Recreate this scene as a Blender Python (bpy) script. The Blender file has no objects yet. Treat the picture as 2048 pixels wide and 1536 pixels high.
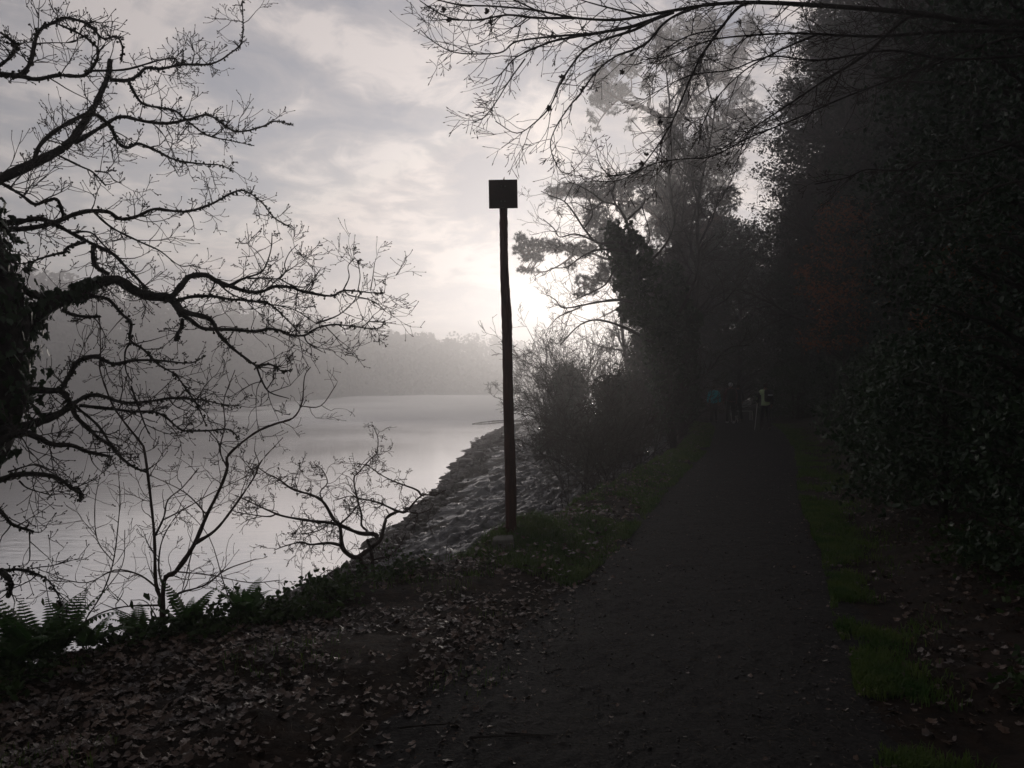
import bpy, math, random
import numpy as np
from mathutils import Vector

rng = np.random.default_rng(7)
R = math.radians
scn = bpy.context.scene

# ------------------------------------------------------------------ camera
F = 1607.0            # focal length in pixels of the 2048 px wide photograph
HOR = 772.0           # row of the horizon
EYE = 1.6
cam_d = bpy.data.cameras.new("camera")
cam = bpy.data.objects.new("camera", cam_d)
scn.collection.objects.link(cam)
cam.location = (0, 0, EYE)
cam.rotation_euler = (R(90) + math.atan(4 / F), 0, 0)
cam_d.sensor_width = 36
cam_d.lens = F / 2048 * 36
cam_d.clip_start = 0.05
cam_d.clip_end = 2000
scn.camera = cam

# ------------------------------------------------------------------ world, sun, exposure
SUN_EL, SUN_AZ = 6.6, 6.6      # degrees above the horizon, degrees to the right of +Y
scn.view_settings.view_transform = 'Standard'
scn.view_settings.look = 'None'
scn.view_settings.gamma = 1
scn.view_settings.use_curve_mapping = False
scn.view_settings.exposure = 0.06
sd = Vector((math.sin(R(SUN_AZ)) * math.cos(R(SUN_EL)), math.cos(R(SUN_AZ)) * math.cos(R(SUN_EL)), math.sin(R(SUN_EL))))

class NT:
    """small helper to write node trees"""
    def __init__(s, tree):
        s.t = tree; s.t.nodes.clear()
    def n(s, typ, props=None, **ins):
        nd = s.t.nodes.new(typ)
        for k, v in (props or {}).items(): setattr(nd, k, v)
        for k, v in ins.items():
            key = k.replace('_', ' ')
            sock = None
            if k[0] == 'i' and k[1:].isdigit(): sock = nd.inputs[int(k[1:])]
            else:
                for q in nd.inputs:
                    if q.name.lower() == key.lower(): sock = q; break
            s.set(sock, v)
        return nd
    def set(s, sock, v):
        if isinstance(v, bpy.types.NodeSocket): s.t.links.new(v, sock)
        elif isinstance(v, bpy.types.Node): s.t.links.new(v.outputs[0], sock)
        elif isinstance(v, (tuple, list)) and sock.type == 'RGBA' and len(v) == 3: sock.default_value = (*v, 1)
        else: sock.default_value = v
    def math(s, op, a, b=0.0, c=0.0, clamp=False):
        nd = s.n('ShaderNodeMath', {'operation': op, 'use_clamp': clamp}, i0=a, i1=b)
        if op in ('MULTIPLY_ADD', 'SMOOTH_MIN'): s.set(nd.inputs[2], c)
        return nd.outputs[0]
    def mix(s, f, a, b, mode='MIX'):
        nd = s.t.nodes.new('ShaderNodeMix'); nd.data_type = 'RGBA'; nd.blend_type = mode
        s.set(nd.inputs[0], f); s.set(nd.inputs[6], a); s.set(nd.inputs[7], b)
        return nd.outputs[2]
    def ramp(s, fac, stops):
        nd = s.t.nodes.new('ShaderNodeValToRGB'); s.set(nd.inputs[0], fac)
        e = nd.color_ramp.elements
        while len(e) < len(stops): e.new(0.5)
        for el, (p, c) in zip(e, stops):
            el.position = p; el.color = (*c, 1) if len(c) == 3 else c
        return nd.outputs[0]

world = bpy.data.worlds.new("World"); scn.world = world; world.use_nodes = True
w = NT(world.node_tree)
sky = w.n('ShaderNodeTexSky', {'sky_type': 'NISHITA', 'sun_disc': False, 'sun_elevation': R(SUN_EL),
                               'sun_rotation': R(SUN_AZ), 'air_density': 1.0, 'dust_density': 0.4, 'ozone_density': 1.0})
tc = w.n('ShaderNodeTexCoord')
nrm = w.n('ShaderNodeVectorMath', {'operation': 'NORMALIZE'}, i0=tc.outputs['Generated'])
sep = w.n('ShaderNodeSeparateXYZ', i0=nrm.outputs[0])
zz = w.math('MAXIMUM', sep.outputs[2], 0.0)
den = w.math('ADD', zz, 0.22)
cu = w.math('DIVIDE', sep.outputs[0], den); cv = w.math('DIVIDE', sep.outputs[1], den)
cvec = w.n('ShaderNodeCombineXYZ', i0=cu, i1=cv, i2=0.0)
n1 = w.n('ShaderNodeTexNoise', Vector=cvec, Scale=2.6, Detail=8.0, Roughness=0.58, Distortion=0.5)
n2 = w.n('ShaderNodeTexNoise', Vector=cvec, Scale=8.0, Detail=6.0, Roughness=0.6, Distortion=0.8)
cl = w.math('ADD', w.math('MULTIPLY', n1.outputs[0], 0.7), w.math('MULTIPLY', n2.outputs[0], 0.3))
dotn = w.n('ShaderNodeVectorMath', {'operation': 'DOT_PRODUCT'}, i0=nrm.outputs[0], i1=tuple(sd))
dt = w.math('MAXIMUM', dotn.outputs['Value'], 0.0)
g1 = w.math('POWER', dt, 5.0); g2 = w.math('POWER', dt, 90.0)
# light of the cloud deck: dim away from the sun, brighter round it
g0 = w.math('POWER', dt, 1.5)
base = w.math('ADD', w.math('MULTIPLY', g1, 0.11), w.math('MULTIPLY', g0, 0.15))
base = w.math('ADD', base, 0.08)
cmod = w.ramp(cl, [(0.41, (0.44, 0.48, 0.66)), (0.49, (0.90, 0.86, 0.93)), (0.57, (1.95, 1.78, 1.68))])
tint = w.mix(w.math('MULTIPLY', g2, 0.9, clamp=True), (1.0, 0.94, 0.94), (1.0, 0.95, 0.90))
cloud = w.mix(1.0, cmod, tint, 'MULTIPLY')
cs = w.n('ShaderNodeVectorMath', {'operation': 'SCALE'}, i0=cloud); w.set(cs.inputs['Scale'], base)
skc = w.n('ShaderNodeHueSaturation', Saturation=0.35, Color=sky.outputs[0])
skc = w.n('ShaderNodeVectorMath', {'operation': 'MINIMUM'}, i0=skc.outputs[0], i1=(5.8, 5.4, 5.0))
bg1 = w.n('ShaderNodeBackground', Color=skc.outputs[0], Strength=0.05)
bg2 = w.n('ShaderNodeBackground', Color=cs.outputs[0], Strength=1.0)
addn = w.n('ShaderNodeAddShader', i0=bg1.outputs[0], i1=bg2.outputs[0])
w.n('ShaderNodeOutputWorld', Surface=addn.outputs[0])

sun_d = bpy.data.lights.new("sun", 'SUN'); sun_d.energy = 1.3; sun_d.angle = R(4); sun_d.color = (1.0, 0.92, 0.83)
sun = bpy.data.objects.new("sun", sun_d); scn.collection.objects.link(sun)
sun.rotation_euler = (-sd).to_track_quat('-Z', 'Y').to_euler()

scn.cycles.max_bounces = 5
scn.cycles.diffuse_bounces = 2
scn.cycles.glossy_bounces = 3
scn.cycles.transmission_bounces = 2
scn.cycles.transparent_max_bounces = 4
scn.cycles.volume_bounces = 1
scn.cycles.use_denoising = True
scn.cycles.caustics_reflective = False
scn.cycles.caustics_refractive = False
scn.cycles.sample_clamp_indirect = 3.0

# ------------------------------------------------------------------ helpers
COL = scn.collection
def P(px, py, Y): return np.array(((px - 1024) / F * Y, Y, EYE - (py - HOR) / F * Y))

def finish(name, me, mat, parent=None, smooth=True):
    me.materials.append(mat)
    if smooth: me.polygons.foreach_set('use_smooth', np.ones(len(me.polygons), bool))
    ob = bpy.data.objects.new(name, me); COL.objects.link(ob)
    if parent is not None: ob.parent = parent
    return ob

def mk(name, V, faces, mat, parent=None, smooth=True):
    """faces: list of int arrays (n,k) of any k"""
    V = np.ascontiguousarray(V, dtype=np.float32)
    if parent is not None: V = V - np.array(parent.location, dtype=np.float32)
    me = bpy.data.meshes.new(name)
    me.vertices.add(len(V)); me.vertices.foreach_set('co', V.ravel())
    faces = [np.asarray(f, dtype=np.int32) for f in faces if len(f)]
    loops = np.concatenate([f.ravel() for f in faces]) if faces else np.zeros(0, np.int32)
    tot = np.concatenate([np.full(len(f), f.shape[1], np.int32) for f in faces]) if faces else np.zeros(0, np.int32)
    st = np.concatenate(([0], np.cumsum(tot)[:-1])).astype(np.int32) if len(tot) else tot
    me.loops.add(len(loops)); me.loops.foreach_set('vertex_index', loops)
    me.polygons.add(len(tot)); me.polygons.foreach_set('loop_start', st); me.polygons.foreach_set('loop_total', tot)
    me.update(calc_edges=True)
    return finish(name, me, mat, parent, smooth)

def tag(o, label=None, cat=None, group=None, kind=None):
    if label: o['label'] = label
    if cat: o['category'] = cat
    if group: o['group'] = group
    if kind: o['kind'] = kind
    return o

def thing(name, label, cat, loc=(0, 0, 0), rz=0, group=None):
    o = bpy.data.objects.new(name, None); COL.objects.link(o)
    o.location = [float(q) for q in loc]; o.rotation_euler = (0, 0, rz)
    o.empty_display_size = 0.2
    return tag(o, label, cat, group)

def dup(root, loc, rz=0, sc=1.0, label=None, tilt=(0, 0)):
    r = root.copy(); COL.objects.link(r)
    r.location = [float(q) for q in loc]; r.rotation_euler = (tilt[0], tilt[1], rz)
    r.scale = (sc, sc, sc) if np.isscalar(sc) else sc
    if label: r['label'] = label
    for ch in list(root.children):
        c = ch.copy(); COL.objects.link(c); c.parent = r
        for g in list(ch.children):
            d = g.copy(); COL.objects.link(d); d.parent = c
    return r

def norm(a): return a / np.maximum(np.linalg.norm(a, axis=-1, keepdims=True), 1e-9)

class Tubes:
    def __init__(s): s.P = []; s.Rr = []; s.L = []
    def add(s, pts, rad):
        s.P.append(np.asarray(pts, float)); s.Rr.append(np.asarray(rad, float)); s.L.append(len(pts))
    def add_many(s, A, Rd):
        n, m, _ = A.shape
        s.P.append(A.reshape(-1, 3)); s.Rr.append(Rd.reshape(-1)); s.L += [m] * n
    def arrays(s, k):
        if not s.P: return np.zeros((0, 3)), []
        Pn = np.concatenate(s.P); Rn = np.concatenate(s.Rr); L = np.array(s.L)
        ends = np.cumsum(L) - 1; starts = ends - L + 1
        N = len(Pn)
        d = np.zeros((N, 3)); seg = Pn[1:] - Pn[:-1]
        last = np.zeros(N, bool); last[ends] = True
        first = np.zeros(N, bool); first[starts] = True
        d[:-1] += np.where(last[:-1, None], 0, norm(seg)); d[1:] += np.where(last[:-1, None], 0, norm(seg))
        d = norm(d)
        ref = np.array((0.37, 0.59, 0.71)); ref /= np.linalg.norm(ref)
        a = norm(np.cross(d, ref)); b = np.cross(d, a)
        th = np.arange(k) * 2 * math.pi / k
        V = Pn[:, None] + Rn[:, None, None] * (np.cos(th)[None, :, None] * a[:, None] + np.sin(th)[None, :, None] * b[:, None])
        idx = np.arange(N)[~last]
        j = np.arange(k); j2 = (j + 1) % k
        q = np.stack([idx[:, None] * k + j, idx[:, None] * k + j2, (idx[:, None] + 1) * k + j2, (idx[:, None] + 1) * k + j], -1).reshape(-1, 4)
        caps = np.stack([starts[:, None] * k + j[::-1]] , 0)[0]
        capE = ends[:, None] * k + j
        return V.reshape(-1, 3), [q, caps, capE]
    def build(s, name, mat, parent=None, k=5):
        V, f = s.arrays(k)
        return mk(name, V, f, mat, parent)

def join(parts):
    Vs, Fs, off = [], {}, 0
    for V, fl in parts:
        Vs.append(V)
        for f in fl:
            if len(f): Fs.setdefault(f.shape[1], []).append(f + off)
        off += len(V)
    return np.concatenate(Vs), [np.concatenate(v) for v in Fs.values()]

def catmull(p, n=4):
    p = np.asarray(p, float)
    if len(p) < 3: 
        t = np.linspace(0, 1, n + 1)[:, None]; return p[0] * (1 - t) + p[-1] * t
    e = np.concatenate([[2 * p[0] - p[1]], p, [2 * p[-1] - p[-2]]]); out = []
    for i in range(1, len(e) - 2):
        for t in np.arange(n) / n:
            a, b, c, d = e[i - 1], e[i], e[i + 1], e[i + 2]
            out.append(0.5 * ((2 * b) + (c - a) * t + (2 * a - 5 * b + 4 * c - d) * t * t + (3 * b - a - 3 * c + d) * t ** 3))
    out.append(p[-1]); return np.array(out)

def trace(pts, Y0, Y1, r0, r1, lump=0.10, wob=0.12, n=4):
    """a limb: rows of (px,py) with its own distance from Y0 to Y1 and radius in photo pixels"""
    pts = np.array(pts, float).reshape(-1, 2)
    c = catmull(pts, n); m = len(c)
    s = np.concatenate(([0], np.cumsum(np.linalg.norm(np.diff(c, axis=0), axis=1)))); s /= s[-1]
    ph = rng.uniform(0, 6.28)
    Y = Y0 + (Y1 - Y0) * s + wob * np.sin(s * 5 + ph) * s
    X = (c[:, 0] - 1024) / F * Y; Z = EYE - (c[:, 1] - HOR) / F * Y
    rad = (r0 + (r1 - r0) * s ** 0.8) / F * Y * (1 + lump * rng.normal(size=m))
    return np.stack([X, Y, Z], 1), np.maximum(rad, 0.0012)

def grow(S, D, Ln, R0, m=6, jit=0.25, trop=(0, 0, 0.1), taper=0.35, curl=0.0):
    """grow N shoots: start S, direction D, length Ln, radius R0 -> (N,m,3),(N,m)"""
    N = len(S); A = np.zeros((N, m, 3)); A[:, 0] = S; d = norm(D); t = np.array(trop)
    bend = rng.normal(size=(N, 3)) * curl
    for i in range(1, m):
        d = norm(d + rng.normal(size=(N, 3)) * jit + t + bend)
        A[:, i] = A[:, i - 1] + d * (Ln / (m - 1))[:, None]
    u = np.linspace(0, 1, m)
    Rd = R0[:, None] * (1 - (1 - taper) * u[None])
    return A, Rd

def shoots_from(A, Rd, per, lo=0.25, ang=0.9, lenf=(0.3, 0.6), parent_len=None, rf=0.6, **kw):
    """children of every shoot in (N,m,3)"""
    N, m, _ = A.shape
    k = int(N * per); src = rng.integers(0, N, k)
    u = rng.uniform(lo, 1.0, k) * (m - 1); i = np.minimum(u.astype(int), m - 2); f = u - i
    S = A[src, i] * (1 - f[:, None]) + A[src, i + 1] * f[:, None]
    T = norm(A[src, i + 1] - A[src, i])
    side = norm(np.cross(T, rng.normal(size=(k, 3))))
    an = rng.normal(ang, 0.22, k)
    D = T * np.cos(an)[:, None] + side * np.sin(an)[:, None]
    L = np.linalg.norm(A[src, -1] - A[src, 0], axis=1) * rng.uniform(*lenf, k) * (1.15 - 0.5 * u / (m - 1))
    rr = np.minimum(Rd[src, i] * rf, 10)
    return grow(S, D, L, rr, **kw)

def shoots_on_limb(pts, rad, dens, ang=1.0, length=(0.15, 0.5), r=(0.002, 0.004), lo=0.15, **kw):
    seg = np.linalg.norm(np.diff(pts, axis=0), axis=1); s = np.concatenate(([0], np.cumsum(seg))); L = s[-1]
    k = max(1, int(L * dens * (1 - lo)))
    q = rng.uniform(lo, 1, k) * L
    i = np.clip(np.searchsorted(s, q) - 1, 0, len(seg) - 1); f = (q - s[i]) / np.maximum(seg[i], 1e-6)
    S = pts[i] * (1 - f[:, None]) + pts[i + 1] * f[:, None]; T = norm(pts[i + 1] - pts[i])
    side = norm(np.cross(T, rng.normal(size=(k, 3)))); an = rng.normal(ang, 0.25, k)
    D = T * np.cos(an)[:, None] + side * np.sin(an)[:, None]
    Ls = rng.uniform(*length, k) * (1.1 - 0.45 * q / L)
    rr = np.minimum(rng.uniform(*r, k), rad[i] * 0.7)
    return grow(S, D, Ls, rr, **kw)

def buds(tips, dirs, ln, wd):
    """tiny elongated octahedra"""
    n = len(tips); d = norm(dirs); a = norm(np.cross(d, np.array((0.3, 0.5, 0.8)))); b = np.cross(d, a)
    ln = np.broadcast_to(ln, (n,))[:, None]; wd = np.broadcast_to(wd, (n,))[:, None]
    V = np.stack([tips - d * ln * .2, tips + a * wd + d * ln * .35, tips + b * wd + d * ln * .35, tips - a * wd + d * ln * .35, tips - b * wd + d * ln * .35, tips + d * ln], 1)
    f = np.array([(0, 2, 1), (0, 3, 2), (0, 4, 3), (0, 1, 4), (5, 1, 2), (5, 2, 3), (5, 3, 4), (5, 4, 1)])
    return V.reshape(-1, 3), [(f[None] + np.arange(n)[:, None, None] * 6).reshape(-1, 3)]

def leaves(C, size, flat=0.0, droop=0.0, aspect=0.5, fold=0.25, Nrm=None, Dir=None):
    """folded pointed leaves, 6 verts / 4 tris each"""
    n = len(C)
    nr = rng.normal(size=(n, 3)) if Nrm is None else Nrm
    nr = nr.copy(); nr[:, 2] = nr[:, 2] + flat * 3
    nr = norm(nr)
    dd = rng.normal(size=(n, 3)) if Dir is None else Dir + rng.normal(size=(n, 3)) * .3
    dd = dd.copy(); dd[:, 2] -= droop * 2
    dd = norm(dd - nr * np.sum(dd * nr, -1, keepdims=True)); b = np.cross(nr, dd)
    L = (size * rng.uniform(.7, 1.25, n))[:, None] if np.isscalar(size) else size[:, None]
    W = L * aspect / 2
    z = nr * L * fold
    V = np.stack([C, C + dd * L * .35 + b * W + z * .5, C + dd * L * .75 + b * W * .6 + z * .3, C + dd * L - z * .2,
                  C + dd * L * .75 - b * W * .6 + z * .3, C + dd * L * .35 - b * W + z * .5, C + dd * L * .5], 1)
    f = np.array([(0, 1, 6), (1, 2, 6), (2, 3, 6), (3, 4, 6), (4, 5, 6), (5, 0, 6)])
    return V.reshape(-1, 3), [(f[None] + np.arange(n)[:, None, None] * 7).reshape(-1, 3)]

def cards(C, size, flat=0.0, aspect=0.6):
    """cheap two-triangle bent leaves"""
    n = len(C); nr = rng.normal(size=(n, 3)); nr[:, 2] = np.abs(nr[:, 2]) + flat; nr = norm(nr)
    dd = rng.normal(size=(n, 3)); dd = norm(dd - nr * np.sum(dd * nr, -1, keepdims=True)); b = np.cross(nr, dd)
    L = (size * rng.uniform(.35, 1.55, n))[:, None]; W = L * aspect / 2
    V = np.stack([C, C + dd * L * .5 + b * W, C + dd * L - nr * L * .25, C + dd * L * .5 - b * W], 1)
    f = np.array([(0, 1, 2), (0, 2, 3)])
    return V.reshape(-1, 3), [(f[None] + np.arange(n)[:, None, None] * 4).reshape(-1, 3)]

# value noise for terrain
_T = rng.uniform(-1, 1, (256, 256))
def vnoise(x, y):
    xi = np.floor(x).astype(int); yi = np.floor(y).astype(int); fx = x - xi; fy = y - yi
    fx = fx * fx * (3 - 2 * fx); fy = fy * fy * (3 - 2 * fy)
    g = lambda a, b: _T[a & 255, b & 255]
    return (g(xi, yi) * (1 - fx) + g(xi + 1, yi) * fx) * (1 - fy) + (g(xi, yi + 1) * (1 - fx) + g(xi + 1, yi + 1) * fx) * fy
def fbm(x, y, o=4):
    s = 0; a = 1; 
    for _ in range(o): s = s + a * vnoise(x, y); x = x * 2.03 + 17.3; y = y * 2.03 + 5.1; a *= .5
    return s
def sm(x): x = np.clip(x, 0, 1); return x * x * (3 - 2 * x)

# ------------------------------------------------------------------ materials
def mat(name, col, col2=None, rough=0.8, scale=6.0, spec=0.3, bump=0.0, bscale=30.0, coords='Object', stretch=None, trans=0.0, coat=0.0, mid=(0.35, 0.65)):
    m = bpy.data.materials.new(name); m.use_nodes = True; t = NT(m.node_tree)
    co = t.n('ShaderNodeTexCoord'); vec = co.outputs[coords]
    if stretch: vec = t.n('ShaderNodeMapping', Vector=vec, Scale=stretch).outputs[0]
    c = col
    if col2 is not None:
        nz = t.n('ShaderNodeTexNoise', Vector=vec, Scale=scale, Detail=5.0, Roughness=0.6)
        c = t.ramp(nz.outputs[0], [(mid[0], col), (mid[1], col2)])
    b = t.n('ShaderNodeBsdfPrincipled', Base_Color=c, Roughness=rough)
    t.set(b.inputs['Specular IOR Level'], spec)
    if coat: t.set(b.inputs['Coat Weight'], coat); t.set(b.inputs['Coat Roughness'], 0.2)
    if bump:
        bn = t.n('ShaderNodeTexNoise', Vector=vec, Scale=bscale, Detail=6.0, Roughness=0.65)
        bp = t.n('ShaderNodeBump', Height=bn.outputs[0], Strength=bump, Distance=0.02)
        t.set(b.inputs['Normal'], bp.outputs[0])
    out = b.outputs[0]
    if trans:
        tr = t.n('ShaderNodeBsdfTranslucent', Color=c)
        out = t.n('ShaderNodeMixShader', i0=trans, i1=out, i2=tr.outputs[0]).outputs[0]
    t.n('ShaderNodeOutputMaterial', Surface=out)
    return m

M = {}
M['bark'] = mat('bark', (.022, .019, .017), (.05, .043, .038), .85, 20, .2, .6, 60)
M['twig'] = mat('twig_bark', (.03, .022, .019), (.05, .038, .032), .7, 15, .25)
M['redtwig'] = mat('twig_reddish', (.035, .018, .014), (.055, .032, .024), .7, 15, .25)
M['pinebark'] = mat('pine_bark', (.10, .060, .045), (.20, .13, .10), .85, 5, .2, .5, 25)
M['moss'] = mat('lichen', (.030, .035, .018), (.055, .055, .032), .9, 25, .1)
M['ivy'] = mat('ivy_leaf', (.014, .034, .012), (.032, .066, .022), .42, 5, .35, trans=.15)
M['holly'] = mat('holly_leaf', (.006, .020, .008), (.020, .050, .018), .48, 3, .22, trans=.08)
M['needle'] = mat('pine_needles', (.022, .030, .018), (.040, .046, .026), .7, 1.5, .2)
M['conifer'] = mat('conifer_foliage', (.014, .022, .014), (.028, .036, .022), .8, 1.5, .15)
M['farleaf'] = mat('distant_foliage', (.025, .028, .020), (.05, .048, .036), .9, .3, .1)
M['brownleaf'] = mat('dead_brown_leaf', (.20, .065, .025), (.32, .12, .045), .6, 6, .3, trans=.4)
M['litter'] = mat('fallen_leaf', (.022, .010, .006), (.150, .085, .052), .36, 5, .55, coat=.1, bump=.4, bscale=80)
M['fern'] = mat('fern_leaf', (.035, .100, .020), (.075, .160, .030), .5, 5, .3, trans=.45)
M['bramble'] = mat('bramble_leaf', (.022, .050, .012), (.055, .095, .022), .5, 6, .25, trans=.35)
M['grass'] = mat('grass_blade', (.050, .118, .024), (.135, .190, .046), .6, 4, .2, trans=.45)
M['drygrass'] = mat('dry_stem', (.10, .075, .05), (.16, .125, .09), .7, 8, .2)
M['rock'] = mat('shore_rock', (.022, .018, .016), (.06, .048, .042), .5, 5, .35, .6, 18)
M['concrete'] = mat('old_concrete', (.10, .10, .085), (.20, .19, .17), .85, 8, .25, .4, 40)
M['postwood'] = mat('weathered_red_post', (.040, .011, .008), (.085, .024, .018), .8, 7, .2, .7, 14, stretch=(5, 5, .6))
M['board'] = mat('dark_marker_board', (.014, .006, .005), (.030, .012, .010), .75, 6, .2, .3, 30)
M['soil'] = mat('leafy_soil', (.009, .006, .004), (.030, .017, .010), .85, 9, .2, 1.0, 26)
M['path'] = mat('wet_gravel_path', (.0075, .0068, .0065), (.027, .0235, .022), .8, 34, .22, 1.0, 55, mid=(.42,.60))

# ------------------------------------------------------------------ land shape
WATER = -2.0
def pcx(Y): return np.interp(Y, [-40, -10, 0, 3.53, 6, 7.8, 11.3, 20, 29, 35, 45, 70, 120, 250], [-14, -4.5, -.9, .55, 1.35, 2.0, 3.05, 5.95, 8.5, 9.9, 13, 22, 50, 130])
def phw(Y): return np.interp(Y, [0, 10, 30, 40], [1.15, 1.05, 1.3, 1.5])
def xb(Y): return np.interp(Y, [-40, 0, 3.5, 4.6, 5.2, 5.8, 6.6, 7.2, 8, 11.8, 20, 28, 40, 70, 120, 250], [-20, -5.2, -3.4, -2.6, -1.9, -1.5, -1.0, -.4, .0, 1.3, 4.3, 6.4, 9.0, 18, 44, 124])
def xw(Y): return np.interp(Y, [-40, 0, 7, 10, 12.9, 14.9, 18.8, 24, 32, 53, 66, 79, 92, 120, 180, 250], [-24, -7.5, -5.2, -4.2, -3.8, -3.2, -2.8, -2.65, -2.45, -2.1, -1.0, 1.8, 4.3, 12, 40, 100])
def hgt(X, Y):
    b = xb(Y); wv = xw(Y); wd = b - wv
    t = (b - X) / wd
    slope = -(0.42 * sm(t / .12) + 1.58 * np.clip(t, 0, 1)) - np.clip(t - 1, 0, None) * wd * .22
    slope = np.maximum(slope, -3.6)
    pr = pcx(Y) + phw(Y)
    up = np.clip(X - pr - .5, 0, None)
    rise = 1.4 * (1 - np.exp(-up * .16))
    pl = pcx(Y) - phw(Y)
    verge = .07 * sm((pl - X) / .5) * (t < .02) + .07 * sm((pl - X) / .5) * (t >= .02)
    hump = .17 * np.exp(-((X - .22) ** 2 + (Y - 7.95) ** 2) / .16)
    off = np.clip(np.maximum(pl - X, X - pr) / .6, 0, 1)
    nz = .055 * fbm(X * 1.1, Y * 1.1) * off + .02 * off * fbm(X * 5 + 9, Y * 5)
    return slope + rise + verge + nz + hump
def hz(x, y): return float(hgt(np.array([x], float), np.array([y], float))[0])

def axis(segs):
    out = []
    for a, b, st in segs: out.append(np.arange(a, b, st))
    out.append([segs[-1][1]]); return np.concatenate(out)
def grid(xs, ys, zf):
    X, Y = np.meshgrid(xs, ys); Z = zf(X, Y); V = np.stack([X, Y, Z], -1).reshape(-1, 3)
    nx, ny = len(xs), len(ys); i = (np.arange(ny - 1)[:, None] * nx + np.arange(nx - 1)).ravel()
    return V, [np.stack([i, i + 1, i + nx + 1, i + nx], 1)]

xs = axis([(-30, -8, 1.0), (-8, 8, .09), (8, 16, .25), (16, 60, 1.2), (60, 380, 12)])
ys = axis([(-40, 0, 2.0), (0, 14, .09), (14, 40, .25), (40, 120, 1.2), (120, 440, 10)])
V, f = grid(xs, ys, hgt)
tag(mk('ground', V, f, M['soil']), kind='structure')

# path: a sheet 4 mm over the ground, following it
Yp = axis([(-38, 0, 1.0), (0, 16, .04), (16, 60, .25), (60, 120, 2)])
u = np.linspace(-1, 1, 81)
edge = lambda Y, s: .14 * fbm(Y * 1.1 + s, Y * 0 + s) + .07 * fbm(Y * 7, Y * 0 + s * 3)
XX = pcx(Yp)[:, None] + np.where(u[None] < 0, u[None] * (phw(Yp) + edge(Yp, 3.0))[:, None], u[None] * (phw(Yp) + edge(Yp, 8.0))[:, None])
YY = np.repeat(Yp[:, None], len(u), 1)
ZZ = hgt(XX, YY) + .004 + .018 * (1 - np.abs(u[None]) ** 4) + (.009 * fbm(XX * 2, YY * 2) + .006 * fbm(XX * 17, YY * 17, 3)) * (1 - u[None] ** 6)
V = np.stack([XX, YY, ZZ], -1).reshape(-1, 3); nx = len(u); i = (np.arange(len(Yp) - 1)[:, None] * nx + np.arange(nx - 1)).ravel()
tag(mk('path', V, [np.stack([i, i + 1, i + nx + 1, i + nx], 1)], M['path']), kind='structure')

# foreshore: rippled wet mud and weed over the bank slope
def mud_material():
    m = bpy.data.materials.new('wet_foreshore_mud'); m.use_nodes = True; t = NT(m.node_tree)
    co = t.n('ShaderNodeTexCoord'); mp = t.n('ShaderNodeMapping', Vector=co.outputs['Object'], Rotation=(0, 0, R(-56)), Scale=(.6, 3.0, 1))
    nz = t.n('ShaderNodeTexNoise', Vector=mp.outputs[0], Scale=1.6, Detail=8.0, Roughness=.65)
    c = t.ramp(nz.outputs[0], [(.40, (.004, .004, .004)), (.62, (.014, .014, .016))])
    rg = t.ramp(nz.outputs[0], [(.44, (.8,) * 3), (.56, (.10,) * 3)])
    b = t.n('ShaderNodeBsdfPrincipled', Base_Color=c, Roughness=rg); t.set(b.inputs['Specular IOR Level'], .9)
    bn = t.n('ShaderNodeTexNoise', Vector=mp.outputs[0], Scale=9.0, Detail=7.0, Roughness=.7)
    bp = t.n('ShaderNodeBump', Height=bn.outputs[0], Strength=.45, Distance=.03); t.set(b.inputs['Normal'], bp.outputs[0])
    t.n('ShaderNodeOutputMaterial', Surface=b.outputs[0]); return m
M['mud'] = mud_material()
Yf = 7.2 * (115 / 7.2) ** np.linspace(0, 1, 900)
tt = np.linspace(.07, 1.12, 190)
bb, ww = xb(Yf), xw(Yf)
XX = bb[:, None] - tt[None] * (bb - ww)[:, None]; YY = np.repeat(Yf[:, None], len(tt), 1)
def ridges(X, Y, t):
    ca, sa = math.cos(R(56)), math.sin(R(56))
    a = X * ca + Y * sa; b = -X * sa + Y * ca
    wv = .5 * fbm(a * .5, b * .5 + 4, 3)
    r = (1 - np.minimum(np.abs(vnoise(a * .55, b * 2.4 + wv * 2)) * 2.2, 1)) ** 1.5
    r2 = (1 - np.minimum(np.abs(vnoise(a * 1.3 + 40, b * 6.5 + wv * 4)) * 2.2, 1)) ** 1.3
    fd = 1 - .75 * sm((t - .72) / .25)
    r3 = (1 - np.minimum(np.abs(vnoise(a * 2.0 + 9, b * 11.0 + wv * 5)) * 2.0, 1)) ** 1.2
    return (.10 * r + .075 * r2 + .035 * r3 + .012 * fbm(X * 7, Y * 7, 3) + .07 * fbm(X * .7, Y * .7)) * fd - .05
edgeT = sm((tt - .07) / .06) * sm((1.12 - tt) / .10)
ZZ = hgt(XX, YY) - .03 + edgeT[None] * (.05 + ridges(XX, YY, tt[None]))
V = np.stack([XX, YY, ZZ], -1).reshape(-1, 3); nx = len(tt); i = (np.arange(len(Yf) - 1)[:, None] * nx + np.arange(nx - 1)).ravel()
tag(mk('foreshore_mud', V, [np.stack([i, i + nx, i + nx + 1, i + 1], 1)], M['mud']), kind='structure')

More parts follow.
